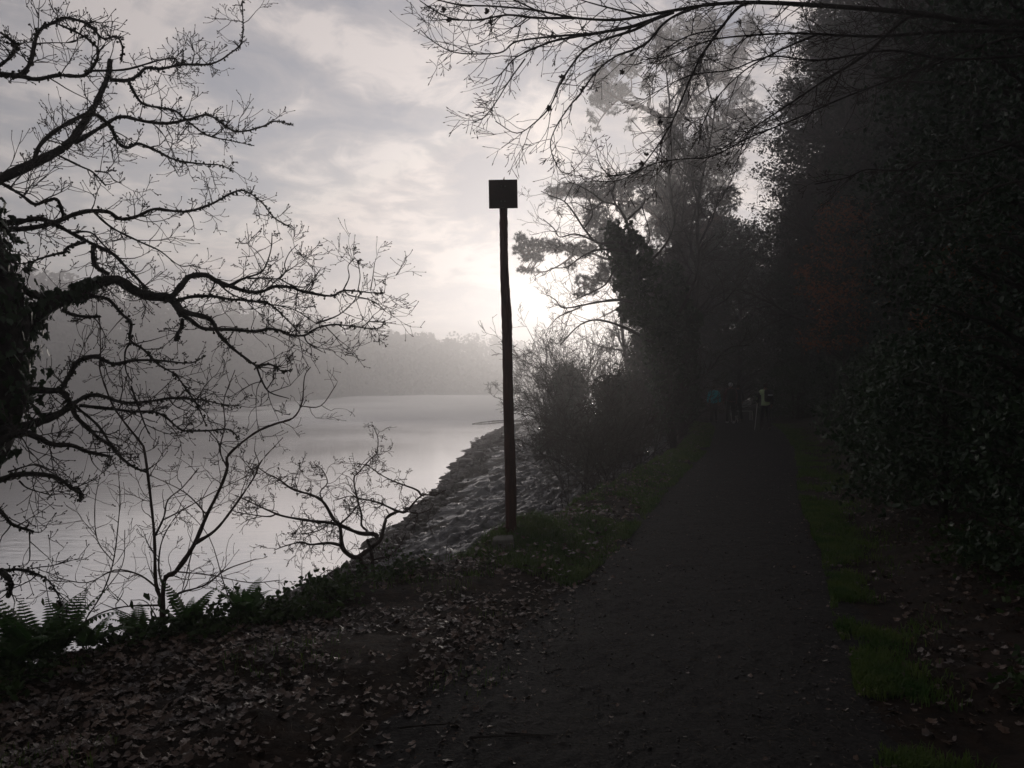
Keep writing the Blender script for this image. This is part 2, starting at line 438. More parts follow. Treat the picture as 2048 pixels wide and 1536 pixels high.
# river
def water_material():
    m = bpy.data.materials.new('river_water'); m.use_nodes = True; t = NT(m.node_tree)
    co = t.n('ShaderNodeTexCoord')
    mp = t.n('ShaderNodeMapping', Vector=co.outputs['Object'], Scale=(.8, 2.2, 1))
    n1 = t.n('ShaderNodeTexNoise', Vector=mp.outputs[0], Scale=1.6, Detail=5.0, Roughness=.6, Distortion=.3)
    n2 = t.n('ShaderNodeTexNoise', Vector=co.outputs['Object'], Scale=.07, Detail=3.0)
    amp = t.math('MULTIPLY', t.ramp(n2.outputs[0], [(.35, (.15,) * 3), (.65, (1,) * 3)]), .28)
    bp = t.n('ShaderNodeBump', Height=n1.outputs[0], Strength=amp, Distance=.06)
    b = t.n('ShaderNodeBsdfPrincipled', Base_Color=(.13, .125, .12), Roughness=.06); t.set(b.inputs['Normal'], bp.outputs[0])
    t.set(b.inputs['IOR'], 1.33)
    g = t.n('ShaderNodeBsdfGlossy', Color=(.95, .95, .96), Roughness=.05); t.set(g.inputs['Normal'], bp.outputs[0])
    mx = t.n('ShaderNodeMixShader', i0=.90, i1=b.outputs[0], i2=g.outputs[0])
    t.n('ShaderNodeOutputMaterial', Surface=mx.outputs[0]); return m
M['water'] = water_material()
xs = axis([(-395, -60, 25), (-60, 30, 3), (30, 380, 25)]); ys = axis([(-38, 100, 4), (100, 440, 20)])
V, f = grid(xs, ys, lambda X, Y: np.full_like(X, WATER))
tag(mk('river', V, f, M['water']), kind='structure')

# mud flat on the far side of the channel
def flat_material():
    m = bpy.data.materials.new('wet_mud_flat'); m.use_nodes = True; t = NT(m.node_tree)
    co = t.n('ShaderNodeTexCoord'); nz = t.n('ShaderNodeTexNoise', Vector=co.outputs['Object'], Scale=.12, Detail=7.0, Roughness=.6)
    c = t.ramp(nz.outputs[0], [(.35, (.10, .093, .088)), (.65, (.18, .165, .155))])
    b = t.n('ShaderNodeBsdfPrincipled', Base_Color=c, Roughness=.24); t.set(b.inputs['Specular IOR Level'], .9)
    b2 = t.n('ShaderNodeTexNoise', Vector=co.outputs['Object'], Scale=1.2, Detail=6.0)
    bp = t.n('ShaderNodeBump', Height=b2.outputs[0], Strength=.15, Distance=.1); t.set(b.inputs['Normal'], bp.outputs[0])
    t.n('ShaderNodeOutputMaterial', Surface=b.outputs[0]); return m
M['flat'] = flat_material()
# its near edge as distance over the bearing (px)
def flat_near(px): return np.interp(px, [-900, -400, 0, 300, 540, 700, 860, 1000, 1300], [34, 37, 44, 53, 72, 107, 200, 330, 430])
def shore(px): return np.interp(px, [-900, -300, 0, 200, 420, 600, 800, 950, 1100, 1300], [100, 118, 138, 158, 180, 198, 222, 262, 320, 420])
pxs = np.linspace(-900, 1250, 220); tv = np.linspace(0, 1, 60)
ne = flat_near(pxs); sh = np.maximum(shore(pxs) + 6, ne + 1)
DY = ne[:, None] + (sh - ne)[:, None] * (tv[None] ** 1.6)
DX = (pxs[:, None] - 1024) / F * DY
DZ = WATER - .12 + .25 * tv[None] ** .6 + .45 * tv[None] ** 4 + .035 * fbm(DX * .12, DY * .12) + .015 * fbm(DX * .9, DY * .5)
V = np.stack([DX, DY, DZ], -1).reshape(-1, 3); nx = len(tv); i = (np.arange(len(pxs) - 1)[:, None] * nx + np.arange(nx - 1)).ravel()
tag(mk('mud_flat', V, [np.stack([i, i + nx, i + nx + 1, i + 1], 1)], M['flat']), kind='structure')

# hills across the river, with the wood that grows on them
def crest(px): return np.interp(px, [-900, -300, 0, 100, 200, 300, 420, 600, 800, 950, 1080, 1250], [350, 445, 512, 536, 568, 584, 606, 634, 664, 672, 690, 710])
pxs = np.linspace(-900, 1350, 120); tv = np.linspace(0, 1, 40)
s0 = shore(pxs); depth = 55.0
HY = s0[:, None] + 4 + depth * tv[None]; HX = (pxs[:, None] - 1024) / F * HY
topz = EYE + (HOR - crest(pxs)) / F * (s0 + depth) - 11
HZ = WATER + .2 + (topz[:, None] - WATER) * sm(tv[None] * 1.05) + 1.0 * fbm(HX * .06, HY * .06) * tv[None]
V = np.stack([HX, HY, HZ], -1).reshape(-1, 3); nx = len(tv); i = (np.arange(len(pxs) - 1)[:, None] * nx + np.arange(nx - 1)).ravel()
tag(mk('hills', V, [np.stack([i, i + nx, i + nx + 1, i + 1], 1)], M['farleaf']), kind='structure')

def far_crown(n, w, h, shape):
    """leaf masses of one distant tree round (0,0,0..h)"""
    if shape == 'cone':
        z = rng.uniform(.08, 1, n) ** .8; r = (1 - z) * w * (0.75 + .5 * np.abs(np.sin(z * 34))) * np.sqrt(rng.uniform(0.2, 1, n))
    elif shape == 'flat':
        z = .72 + .28 * rng.uniform(-1, 1, n) * .9; r = w * np.sqrt(np.maximum(0, 1 - ((z - .72) / .3) ** 2)) * np.sqrt(rng.uniform(.1, 1, n))
    else:
        z = .55 + .45 * rng.uniform(-1, 1, n); r = w * np.sqrt(np.maximum(0, 1 - ((z - .55) / .47) ** 2)) * np.sqrt(rng.uniform(.2, 1, n))
    a = rng.uniform(0, 6.283, n); r = r * (1 + .25 * np.sin(a * 3 + rng.uniform(0, 6)) + .15 * np.sin(a * 5 + z * 9))
    return np.stack([r * np.cos(a), r * np.sin(a), z * h], 1)
parts = []
for k in range(620):
    px = rng.uniform(-500, 1300); tq = rng.uniform(0, 1) ** .7
    Y = np.interp(px, pxs, s0) + 4 + depth * tq; X = (px - 1024) / F * Y
    ti = np.interp(tq, tv, np.arange(len(tv))); zi = HZ[int(np.clip((px + 900) / 2250 * 119, 0, 119)), int(ti)]
    h = rng.uniform(7, 12); C = far_crown(110, rng.uniform(2.4, 4.2), h, 'cone' if rng.uniform() < .12 else 'round')
    parts.append(cards(C + np.array((X, Y, zi - .5)), 1.25, aspect=.9))
V, f = join(parts)
tag(mk('distant_wood', V, f, M['farleaf'], smooth=False), 'misty wood covering the hillside across the river', 'wood', kind='stuff')

def far_tree(px, ptop, w, h, shape, label, cat='tree', n=420):
    Y = float(shore(px)) + depth + 2; X = (px - 1024) / F * Y; zt = EYE + (HOR - ptop) / F * Y
    o = thing('hillside_tree', label, cat, (X, Y, zt - h), group='trees standing up from the far wooded ridge')
    C = far_crown(n, w, h, shape) + np.array((X, Y, zt - h))
    V, f = cards(C, .8, aspect=.8); mk('crown', V, f, M['farleaf'], o, smooth=False)
    tb = Tubes(); tb.add([(X, Y, zt - h - 4), (X, Y, zt - h * .4)], [.35, .2]); tb.build('trunk', M['bark'], o, 6)
far_tree(455, 596, 4.2, 13, 'flat', 'round domed pine crown standing highest above the far ridge')
far_tree(505, 632, 3.6, 9, 'flat', 'low flat pine crown just beside the tall domed one on the ridge')
far_tree(395, 612, 4.4, 12, 'round', 'broad hazy tree crown on the ridge between the dome and the near hill')
far_tree(640, 641, 2.8, 8, 'cone', 'first of two pointed conifers rising from the misty ridge')
far_tree(672, 644, 2.8, 8, 'cone', 'second of two pointed conifers, nearer the marker post on the ridge')
far_tree(780, 660, 2.8, 7, 'cone', 'small spiky conifer on the low misty ridge')
far_tree(865, 670, 3.0, 7, 'cone', 'last spiky conifer before the rounded crowns on the ridge')
far_tree(1000, 672, 7, 9, 'round', 'wide rounded crown on the ridge just behind the marker post')
far_tree(945, 668, 6.0, 10, 'round', 'rounded pale crown on the ridge before the marker post')
far_tree(205, 572, 4.5, 12, 'round', 'dark rounded crown on the near shoulder of the hill')
far_tree(95, 548, 4.5, 12, 'round', 'dense crown on the steep hill above the ivy trunk')
far_tree(20, 526, 4.5, 12, 'round', 'highest hillside crown behind the ivy covered oak')
far_tree(300, 594, 4.0, 11, 'round', 'low bushy crown on the falling ridge behind oak limbs')
far_tree(1085, 690, 5.0, 10, 'round', 'faintest rounded crown beside the bright gap in the trees')

# ------------------------------------------------------------------ marker post
Yk = 7.6
base = P(1024, 1085, Yk); base[2] = hz(base[0], Yk)
post = thing('marker_post', 'tall red-brown timber marker post with square board above the river bank', 'marker post', base)
pts = [P(1023.5, 1120, Yk), P(1022, 1050, Yk), P(1021, 950, Yk), P(1017, 820, Yk), P(1014.5, 690, Yk), P(1013.5, 640, Yk), P(1008.8, 545, Yk), P(1007.5, 470, Yk), P(1006.5, 366, Yk)]
rr = np.array([11.8, 11.5, 11.2, 10.6, 10.2, 10.6, 8.7, 8.2, 8.0]) / F * Yk
c = catmull(pts, 8); rc = np.interp(np.linspace(0, 1, len(c)), np.linspace(0, 1, len(rr)), rr) * (1 + .035 * rng.normal(size=len(c)))
tb = Tubes(); tb.add(c, rc); pole = tb.build('pole', M['postwood'], post, 14)
def box(cx, cy, cz, sx, sy, sz, rot=0.0, bev=0.0):
    v = np.array([(x, y, z) for x in (-.5, .5) for y in (-.5, .5) for z in (-.5, .5)]) * (sx, sy, sz)
    cr, sr = math.cos(rot), math.sin(rot)
    v = v @ np.array([[cr, 0, -sr], [0, 1, 0], [sr, 0, cr]])      # turn in the picture plane
    f = np.array([(0, 1, 3, 2), (4, 6, 7, 5), (0, 4, 5, 1), (2, 3, 7, 6), (0, 2, 6, 4), (1, 5, 7, 3)])
    return v + np.array((cx, cy, cz)), [f]
def bevel(ob, wdt, seg=2):
    md = ob.modifiers.new('bevel', 'BEVEL'); md.width = wdt; md.segments = seg; md.limit_method = 'ANGLE'
    return ob
bc = P(1006.5, 391, Yk)
V, f = box(bc[0], bc[1] - .062, bc[2], 57 / F * Yk, .022, 56.5 / F * Yk, R(-.9)); bevel(mk('board', V, f, M['board'], post, False), .003)
V, f = box(bc[0], bc[1] - .047, bc[2] + .07, .22, .012, .035, R(-.9)); bracket = bevel(mk('bracket', V, f, M['board'], post, False), .002)
V, f = box(bc[0], bc[1] - .047, bc[2] - .07, .22, .012, .035, R(-.9)); bevel(mk('bracket', V, f, M['board'], post, False), .002)
for bx_, bz_ in ((-.018, .07), (.018, .07), (-.018, -.07), (.018, -.07)):
    tb = Tubes(); q_ = np.array((bc[0] + bx_, bc[1] - .073, bc[2] + bz_)); tb.add([q_, q_ - (0, .008, 0)], [.008, .007]); tb.build('bolt', M['concrete'], post, 6)
sp = P(1007.5, 366, Yk); tb = Tubes(); tb.add([sp, sp + (0.0, 0, .03), sp + (.004, 0, .062)], [.012, .009, .001]); tb.build('spike', M['board'], post, 5)
for (px, py, dx) in ((1016.5, 515, 1), (1019, 575, 1), (1002, 530, -1)):   # splinters and nails on the shaft
    a = P(px, py, Yk); tb = Tubes(); tb.add([a, a + (dx * .012, 0, -.002)], [.005, .002]); tb.build('nail', M['board'], pole, 5)

# concrete footing beside it
fb = P(1000, 1115, 7.35)
foot = thing('concrete_stump', 'worn pale concrete block at the foot of the marker post', 'concrete block', (fb[0], fb[1], hz(fb[0], fb[1])))
V, f = box(fb[0] + .045, fb[1] + .0, -.03, .19, .22, .50, R(-4))
bevel(mk('block', V, f, M['concrete'], foot, False), .02, 3)

# ------------------------------------------------------------------ near trees traced limb by limb
def tw_tree(name, label, cat, base, limbs, dens, lens, lv, mats, budsz=(.010, .0028), trunk=None, group=None, trop=(0, 0, .06), jit=.24, rad=(.0022, .0042), ang=.95, sides=8):
    """limbs: list of (pts, rad); lv: shoots per shoot at further levels"""
    o = thing(name, label, cat, base, group=group)
    if trunk is not None:
        tb = Tubes()
        for p_, r_ in trunk: tb.add(p_, r_)
        tb.build('trunk', mats[0], o, 12)
    tb = Tubes()
    for p_, r_ in limbs: tb.add(p_, r_)
    tb.build('branches', mats[0], o, sides)
    tw = Tubes(); tips, dirs = [], []
    A, Rd = [], []
    for p_, r_ in limbs:
        a, b = shoots_on_limb(p_, r_, dens, ang=ang, length=lens, r=rad, jit=jit, trop=trop, m=7)
        A.append(a); Rd.append(b)
    A = np.concatenate(A); Rd = np.concatenate(Rd); tw.add_many(A, Rd)
    cur = (A, Rd)
    for per, lf in lv:
        tips.append(cur[0][:, -1]); dirs.append(cur[0][:, -1] - cur[0][:, -2])
        cur = shoots_from(cur[0], cur[1], per, ang=.8, lenf=lf, rf=.75, jit=jit, trop=trop, m=5)
        cur = (cur[0], np.maximum(cur[1], rad[0] * .55)); tw.add_many(*cur)
    tips.append(cur[0][:, -1]); dirs.append(cur[0][:, -1] - cur[0][:, -2])
    V, f = join([tw.arrays(4), buds(np.concatenate(tips), np.concatenate(dirs), budsz[0], budsz[1])])
    mk('crown', V, f, mats[1], o)
    return o

def TR(s, Y0, Y1, r0, r1, **k):
    return trace([float(q) for q in s.split()], Y0, Y1, r0 * .76, r1 * .76, **k)

oak = [
 TR('-110 420 -60 390 0 358 61 329 100 310 123 297 145 277 164 250 180 225 192 205 203 180 210 165 217 145 219 118', 4.9, 5.6, 19, 6),
 TR('66 326 78 292 105 265 140 243 175 225 185 215', 5.0, 5.4, 6, 5),
 TR('150 285 205 252 240 233 287 242 332 246 380 238 418 230 469 262 520 254 550 242 586 250', 5.2, 6.3, 6, 1.4),
 TR('219 159 256 160 277 148 293 135 320 137 363 129 422 127 461 105 484 78 484 0', 5.5, 6.2, 5, 1.2),
 TR('256 160 265 180 285 207 320 215 349 221 375 242 414 270 461 281 508 291', 5.5, 6.0, 4, 1.2),
 TR('178 226 197 232 221 254 234 283 254 295 277 287 310 300 352 320 410 328 440 330 468 342', 5.3, 5.9, 6, 1.3),
 TR('115 310 160 332 185 344 211 371', 5.0, 5.2, 3, 2), TR('190 342 215 346 228 361 244 366', 5.2, 5.0, 2.5, 1),
 TR('-40 150 0 148 41 148 60 123 68 88 78 59 115 41 133 35 174 47 205 76 232 72 244 94 242 123', 4.6, 5.2, 7, 2),
 TR('-50 145 0 148 41 152 72 158 115 150 156 152 174 146 191 123 195 98 180 82 160 68 110 45', 4.6, 4.9, 8, 2),
 TR('178 141 246 139 293 127 320 119 349 117 362 126 420 128', 4.8, 5.5, 3.5, 1.2),
 TR('-30 150 0 129 20 113 31 96 25 84 0 64', 4.4, 4.3, 6, 3),
 TR('-60 452 0 447 51 441 76 437 103 445 144 467 185 488 226 508 254 537 281 564 300 590', 4.7, 5.4, 10, 3),
 TR('0 458 51 457 103 447 139 432 176 422 217 424 236 437 267 435 308 418 349 422 379 422 422 408 461 387 488 381 523 404 547 434 582 455', 4.8, 6.0, 8, 1.3),
 TR('-20 360 0 365 41 389 68 408 92 402 113 398 123 420 127 435', 4.8, 4.9, 5, 4),
 TR('186 421 196 432 226 457 281 484 320 502 359 531 390 529', 5.0, 5.5, 3.5, 1.3),
 TR('144 466 162 463 185 467 209 492 238 517 262 545 310 590', 5.0, 5.4, 3, 1.4),
 TR('170 484 135 494 131 504 111 508 80 517 47 527 12 523', 4.9, 4.6, 5, 1.2),
 TR('185 492 187 523 197 537 215 547', 5.0, 5.1, 5, 6),
 TR('330 600 345 592 365 568 379 553 411 550 431 561 462 573 495 583 524 583 548 573 585 575 606 583 663 592 688 581 749 586 770 585', 5.3, 6.0, 9, 1.3),
 TR('688 581 700 591 735 598 760 612 772 624', 5.9, 6.1, 2, 1),
 TR('350 610 365 623 413 635 427 647 437 667 462 694 503 725 515 731 542 729 565 743 583 739', 5.3, 5.0, 9, 1.3),
 TR('365 630 380 639 407 657 462 659 511 663 538 657 565 663 575 669 608 671 632 657 667 649 708 653 755 657 770 641', 5.3, 5.9, 6, 1.2),
 TR('608 671 616 686 645 704', 5.6, 5.6, 2, 1),
 TR('350 603 380 594 421 592 458 598 503 602 536 606 575 640 600 668', 5.3, 5.7, 5, 1.5),
 TR('431 561 458 585 487 598 524 606 585 618 632 647', 5.5, 5.9, 3, 1.2),
 TR('440 568 452 573 466 567 487 557 519 546 532 530 542 497 544 466', 5.4, 5.6, 4, 1.2),
 TR('495 557 528 556 558 557 571 542 569 528 579 505 595 489', 5.5, 5.8, 2.5, 1),
 TR('558 557 585 571 612 573 630 553 642 536', 5.6, 5.8, 2.2, 1), TR('686 581 698 555 696 532 710 516', 5.9, 5.9, 2, 1),
 TR('741 581 746 550 749 526', 5.9, 6.0, 1.5, 1), TR('715 583 720 555 717 530', 5.9, 6.0, 1.5, 1),
 TR('632 647 677 630 708 602 712 590', 5.8, 5.9, 2.5, 1.3),
 TR('513 733 524 762 540 785 578 797', 5.0, 5.0, 3, 1.2), TR('365 639 363 655 355 668 351 680', 5.3, 5.3, 5, 5),
 TR('178 592 215 598 242 627 262 646 260 680 287 699 318 730 351 750 375 783 395 812 412 850', 5.0, 5.5, 5, 1.6),
 TR('260 685 250 705 252 742 265 765', 5.2, 5.2, 3, 1.2), TR('126 617 133 625 164 633 199 633', 4.9, 5.0, 5, 4),
 TR('10 790 41 779 115 781 131 763 144 742 156 723 191 713 226 728 267 721 318 721 380 726 410 712', 4.7, 5.4, 11, 1.4),
 TR('118 781 131 791 142 810', 4.9, 5.0, 8, 7),
 TR('142 809 123 825 82 842 51 852 0 862', 5.0, 4.6, 9, 13),
 TR('144 809 174 792 205 792 246 805 297 803 349 796 410 801 440 808 480 812', 5.0, 5.6, 6, 1.3),
 TR('158 811 215 817 267 823 308 824 332 835 359 858 379 862 422 861 457 859 480 878', 5.0, 5.5, 5, 1.4),
 TR('146 815 152 833 180 860 197 876 221 891 240 913 267 934 293 944', 5.0, 5.2, 7, 3),
 TR('150 812 195 850 221 888 238 905', 5.05, 5.2, 4, 3), TR('262 772 290 850 300 868', 5.1, 5.2, 3, 1.5),
 TR('-40 890 0 880 41 864 82 878 103 889 144 891 174 903 221 913', 4.4, 4.9, 13, 3.5),
 TR('-40 970 0 960 41 948 92 950 123 960 144 977 158 979 163 1000', 4.4, 4.6, 9, 4),
 TR('39 962 57 977 105 991', 4.5, 4.6, 2.5, 1.2), TR('16 944 70 929 98 942 127 960 144 975 187 960 193 950', 4.4, 4.6, 2.5, 1),
 TR('-60 1000 0 1022 20 1045 41 1055 68 1063', 4.3, 4.5, 8, 3), TR('59 1060 60 1094 58 1123 38 1140', 4.5, 4.5, 2, 1.2),
 TR('-60 1150 0 1143 39 1139 90 1155 117 1190 125 1221', 4.3, 4.6, 6, 1.4), TR('0 1140 16 1155 23 1170 17 1192', 4.3, 4.3, 9, 6),
 TR('0 545 31 566 57 586 98 598 120 600', 4.7, 4.9, 9, 8),
]
big = [TR('10 720 50 655 90 615 144 592 178 573 205 563 236 560 267 580 297 592 338 596 357 615 365 633', 4.7, 5.3, 23, 10)]
# trunk rises outside the frame edge and leans over the bank
trunkY = 4.6
tp = np.array([P(-420, 1420, 4.6), P(-330, 1200, 4.6), P(-190, 1010, 4.6), P(-70, 850, 4.6), P(-42, 720, 4.6), P(-55, 600, 4.6), P(-90, 480, 4.6), P(-150, 330, 4.6), P(-230, 120, 4.6), P(-300, -200, 4.7)])
tp = catmull(tp, 5); tr_ = np.interp(np.linspace(0, 1, len(tp)), [0, .3, .6, 1], [.36, .27, .24, .14]) * (1 + .04 * rng.normal(size=len(tp)))
oakbase = (tp[0][0], tp[0][1], hz(tp[0][0], tp[0][1]))
o_oak = tw_tree('oak_tree', 'gnarled bare oak with ivy clad trunk leaning over the river', 'tree', oakbase, big + oak, 16, (.08, .40), [(3.6, (.35, .75)), (1.5, (.3, .7))],
        (M['bark'], M['twig']), trunk=[(tp, tr_)], rad=(.0032, .0052), budsz=(.013, .0046), jit=.18, trop=(.0, 0, .06))
# ivy on the trunk and along the thick limb
def along(p_, rad, n, spread):
    i = rng.integers(0, len(p_) - 1, n); f_ = rng.uniform(0, 1, (n, 1)); c_ = p_[i] * (1 - f_) + p_[i + 1] * f_
    d_ = norm(rng.normal(size=(n, 3))); r_ = np.interp(i, np.arange(len(rad)), rad)[:, None]
    return c_ + d_ * (r_ + spread * rng.uniform(0, 1, (n, 1)) ** 1.5), d_
sub = tp[13:36]
c1, d1 = along(sub, tr_[13:36], 3000, .12); bp_, br_ = big[0]
c2, d2 = along(bp_[:18], br_[:18], 340, .035)
def lobed5(C, size, nr):
    n = len(C); nr = norm(nr); dn = rng.normal(size=(n, 3)) * .35 + (0, 0, -1.0); t1 = norm(dn - nr * np.sum(dn * nr, -1, keepdims=True)); t2 = np.cross(nr, t1)
    pr = np.array([(-.5, 0), (-.62, .30), (-.30, .62), (-.02, .40), (.30, .50), (.42, .24), (1.0, 0), (.42, -.24), (.30, -.50), (-.02, -.40), (-.30, -.62), (-.62, -.30)])
    s_ = (size * rng.uniform(.55, 1.25, n) * .55)[:, None, None]
    rim = C[:, None] + s_ * (pr[None, :, :1] * t1[:, None] + pr[None, :, 1:] * t2[:, None] - .25 * np.abs(pr[None, :, 1:]) * nr[:, None])
    V_ = np.concatenate([C[:, None], rim], 1); j = np.arange(12); f_ = np.stack([j * 0, j + 1, (j + 1) % 12 + 1], 1)
    return V_.reshape(-1, 3), [(f_[None] + np.arange(n)[:, None, None] * 13).reshape(-1, 3)]
lv, lf = lobed5(np.concatenate([c1, c2]), .075, np.concatenate([d1, d2]) + rng.normal(size=(3340, 3)) * .5)
mk('ivy_leaves', lv, lf, M['ivy'], o_oak)
# moss and lichen crusts on the limbs
cc = []
for p_, r_ in big + [q for q in oak if q[1].max() > .011]:
    L = np.linalg.norm(np.diff(p_, axis=0), axis=1).sum(); c_, _ = along(p_, r_ * .9, int(L * 190), .010); cc.append(c_)
cc = np.concatenate(cc); lv, lf = cards(cc, .016, aspect=1.0); mk('lichen', lv, lf, M['moss'], o_oak)

# slender saplings on the bank edge
def onbank(px, Y): x = (px - 1024) / F * Y; return (x, Y, hz(x, Y))
YS = 5.2
sap = [
 TR('326 1330 326 1276 325 1210 312 1165 309 1073 299 975 289 903 281 885 246 841 226 811 213 780 199 736 201 705 199 633', YS, 5.9, 7, 1.2),
 TR('326 1300 328 1166 352 1143 387 1092 414 1030 441 975 455 936 457 910 508 867 550 848 586 836 604 805 609 754 621 734', YS, 5.8, 9, 1.2),
 TR('391 1086 430 1061 465 1018 508 955 523 922 566 875', 5.3, 5.6, 5, 1), TR('600 812 641 812 672 770', 5.7, 5.7, 1.6, .9),
 TR('312 1069 328 1034 336 1000 365 975 398 936', YS, 4.9, 3.2, 1), TR('326 1040 369 1018 430 983 500 950', YS, 4.9, 2.4, 1),
 TR('326 1170 318 1139 322 1090 340 1050 372 1010', YS, 5.5, 3, 1), TR('340 1205 359 1186 410 1170 453 1139 512 1118', YS, 4.9, 3.4, 1.2),
 TR('326 1210 250 1213 195 1229 150 1260 128 1300', YS, 4.9, 3, 1), TR('320 1180 280 1150 230 1140 175 1165 110 1155', YS, 4.9, 2.5, 1),
 TR('455 936 440 900 450 850 448 800 470 740', 5.6, 5.9, 2.4, 1), TR('414 1030 370 985 300 950', 5.5, 5.2, 2.2, 1),
 TR('352 1143 420 1150 500 1165 560 1160', 5.3, 5.6, 2, 1), TR('246 841 300 800 345 760', 5.6, 5.7, 2, 1),
 TR('387 1092 375 1140 360 1200', 5.3, 5.3, 2, 1),
]
tw_tree('sapling', 'slender forked bare sapling rising from ferns on the bank edge', 'young tree', onbank(326, YS), sap, 12, (.08, .36), [(2.4, (.35, .7)), (1.0, (.4, .8))], (M['redtwig'], M['redtwig']), budsz=(.010, .0034), rad=(.0026, .004), trop=(0, 0, .04), ang=.85, sides=6)
whip = [TR('168 1300 168 1248 203 1190 227 1123 238 1034 240 987 236 940', 5.0, 5.3, 2.6, 1), TR('203 1190 245 1130 250 1060', 5.1, 5.2, 1.6, 1), TR('227 1123 195 1080 190 1010 200 950', 5.1, 5.3, 1.6, 1), TR('176 1241 130 1190 80 1180', 5.0, 4.9, 1.4, 1)]
tw_tree('sapling', 'thin whippy sapling between the ivy trunk and the forked sapling', 'young tree', onbank(168, 5.0), whip, 12, (.08, .32), [(2.4, (.4, .8))], (M['redtwig'], M['redtwig']), budsz=(.009, .003), rad=(.0024, .0034), sides=5)
whip = [TR('492 1320 477 1248 449 1170 418 1073 363 1010 330 960', 5.1, 5.5, 1.8, .9)]
tw_tree('bramble_cane', 'single long arching cane crossing the forked sapling', 'cane', onbank(492, 5.1), whip, 5, (.03, .1), [(1.0, (.4, .8))], (M['redtwig'], M['redtwig']), budsz=(.006, .002), rad=(.0012, .002), sides=5)

# hawthorn leaning over the water
YH = 6.9
haw = [
 TR('741 1190 738 1160 730 1137 718 1117 702 1112 685 1094 680 1053 667 1038 649 1007 629 992 596 982 578 974 558 959 532 946 510 930', YH, 6.3, 9, 1.2),
 TR('718 1114 741 1096 761 1079 769 1048 776 1033 796 1023 812 1023 842 992 870 990 892 980', YH, 7.3, 7, 1.2),
 TR('796 1023 756 1005 720 997 700 992 672 1000', YH, 6.7, 3, 1.2), TR('842 990 832 979 791 964 761 949 735 931 715 928', YH, 7.2, 2.6, 1),
 TR('756 1073 746 1068 718 1066 672 1048 624 1042 570 1033 542 1023 507 1007 470 990', YH, 6.2, 6.5, 1.3), TR('553 1028 533 1033 474 1025', 6.4, 6.3, 2.4, 1),
 TR('735 1071 733 1061 723 1050 723 1028 713 992 708 957 718 944 743 916 753 906 756 878 746 850', YH, 7.1, 3.4, .9),
 TR('744 1190 746 1142 743 1106 735 1079', YH, 6.9, 7, 4), TR('682 1091 659 1086 621 1089 603 1084 573 1091 548 1100', YH, 6.5, 4.5, 1),
 TR('680 1048 700 1030 715 1012 735 1000', YH, 6.8, 3, 1), TR('812 1023 840 1026 862 1018', 7.1, 7.2, 2, 1),
 TR('649 1007 640 985 655 965 645 940 632 930', 6.7, 6.5, 2.2, 1), TR('738 1150 700 1155 660 1140 640 1150', YH, 6.6, 3, 1), TR('745 1120 780 1110 800 1090 812 1066', YH, 7.1, 3, 1),
 TR('596 982 590 960 600 935', 6.5, 6.5, 1.6, .8), TR('667 1038 640 1060 600 1068 575 1065', 6.7, 6.4, 2, 1),
]
tw_tree('hawthorn_bush', 'spiky crooked bare hawthorn leaning over the water beside the foreshore', 'bush', onbank(741, YH), haw, 34, (.05, .30), [(3.2, (.3, .7)), (1.4, (.25, .6))], (M['redtwig'], M['redtwig']), budsz=(.010, .0036), rad=(.0030, .0046), jit=.34, ang=1.1, trop=(0, 0, 0), sides=7)

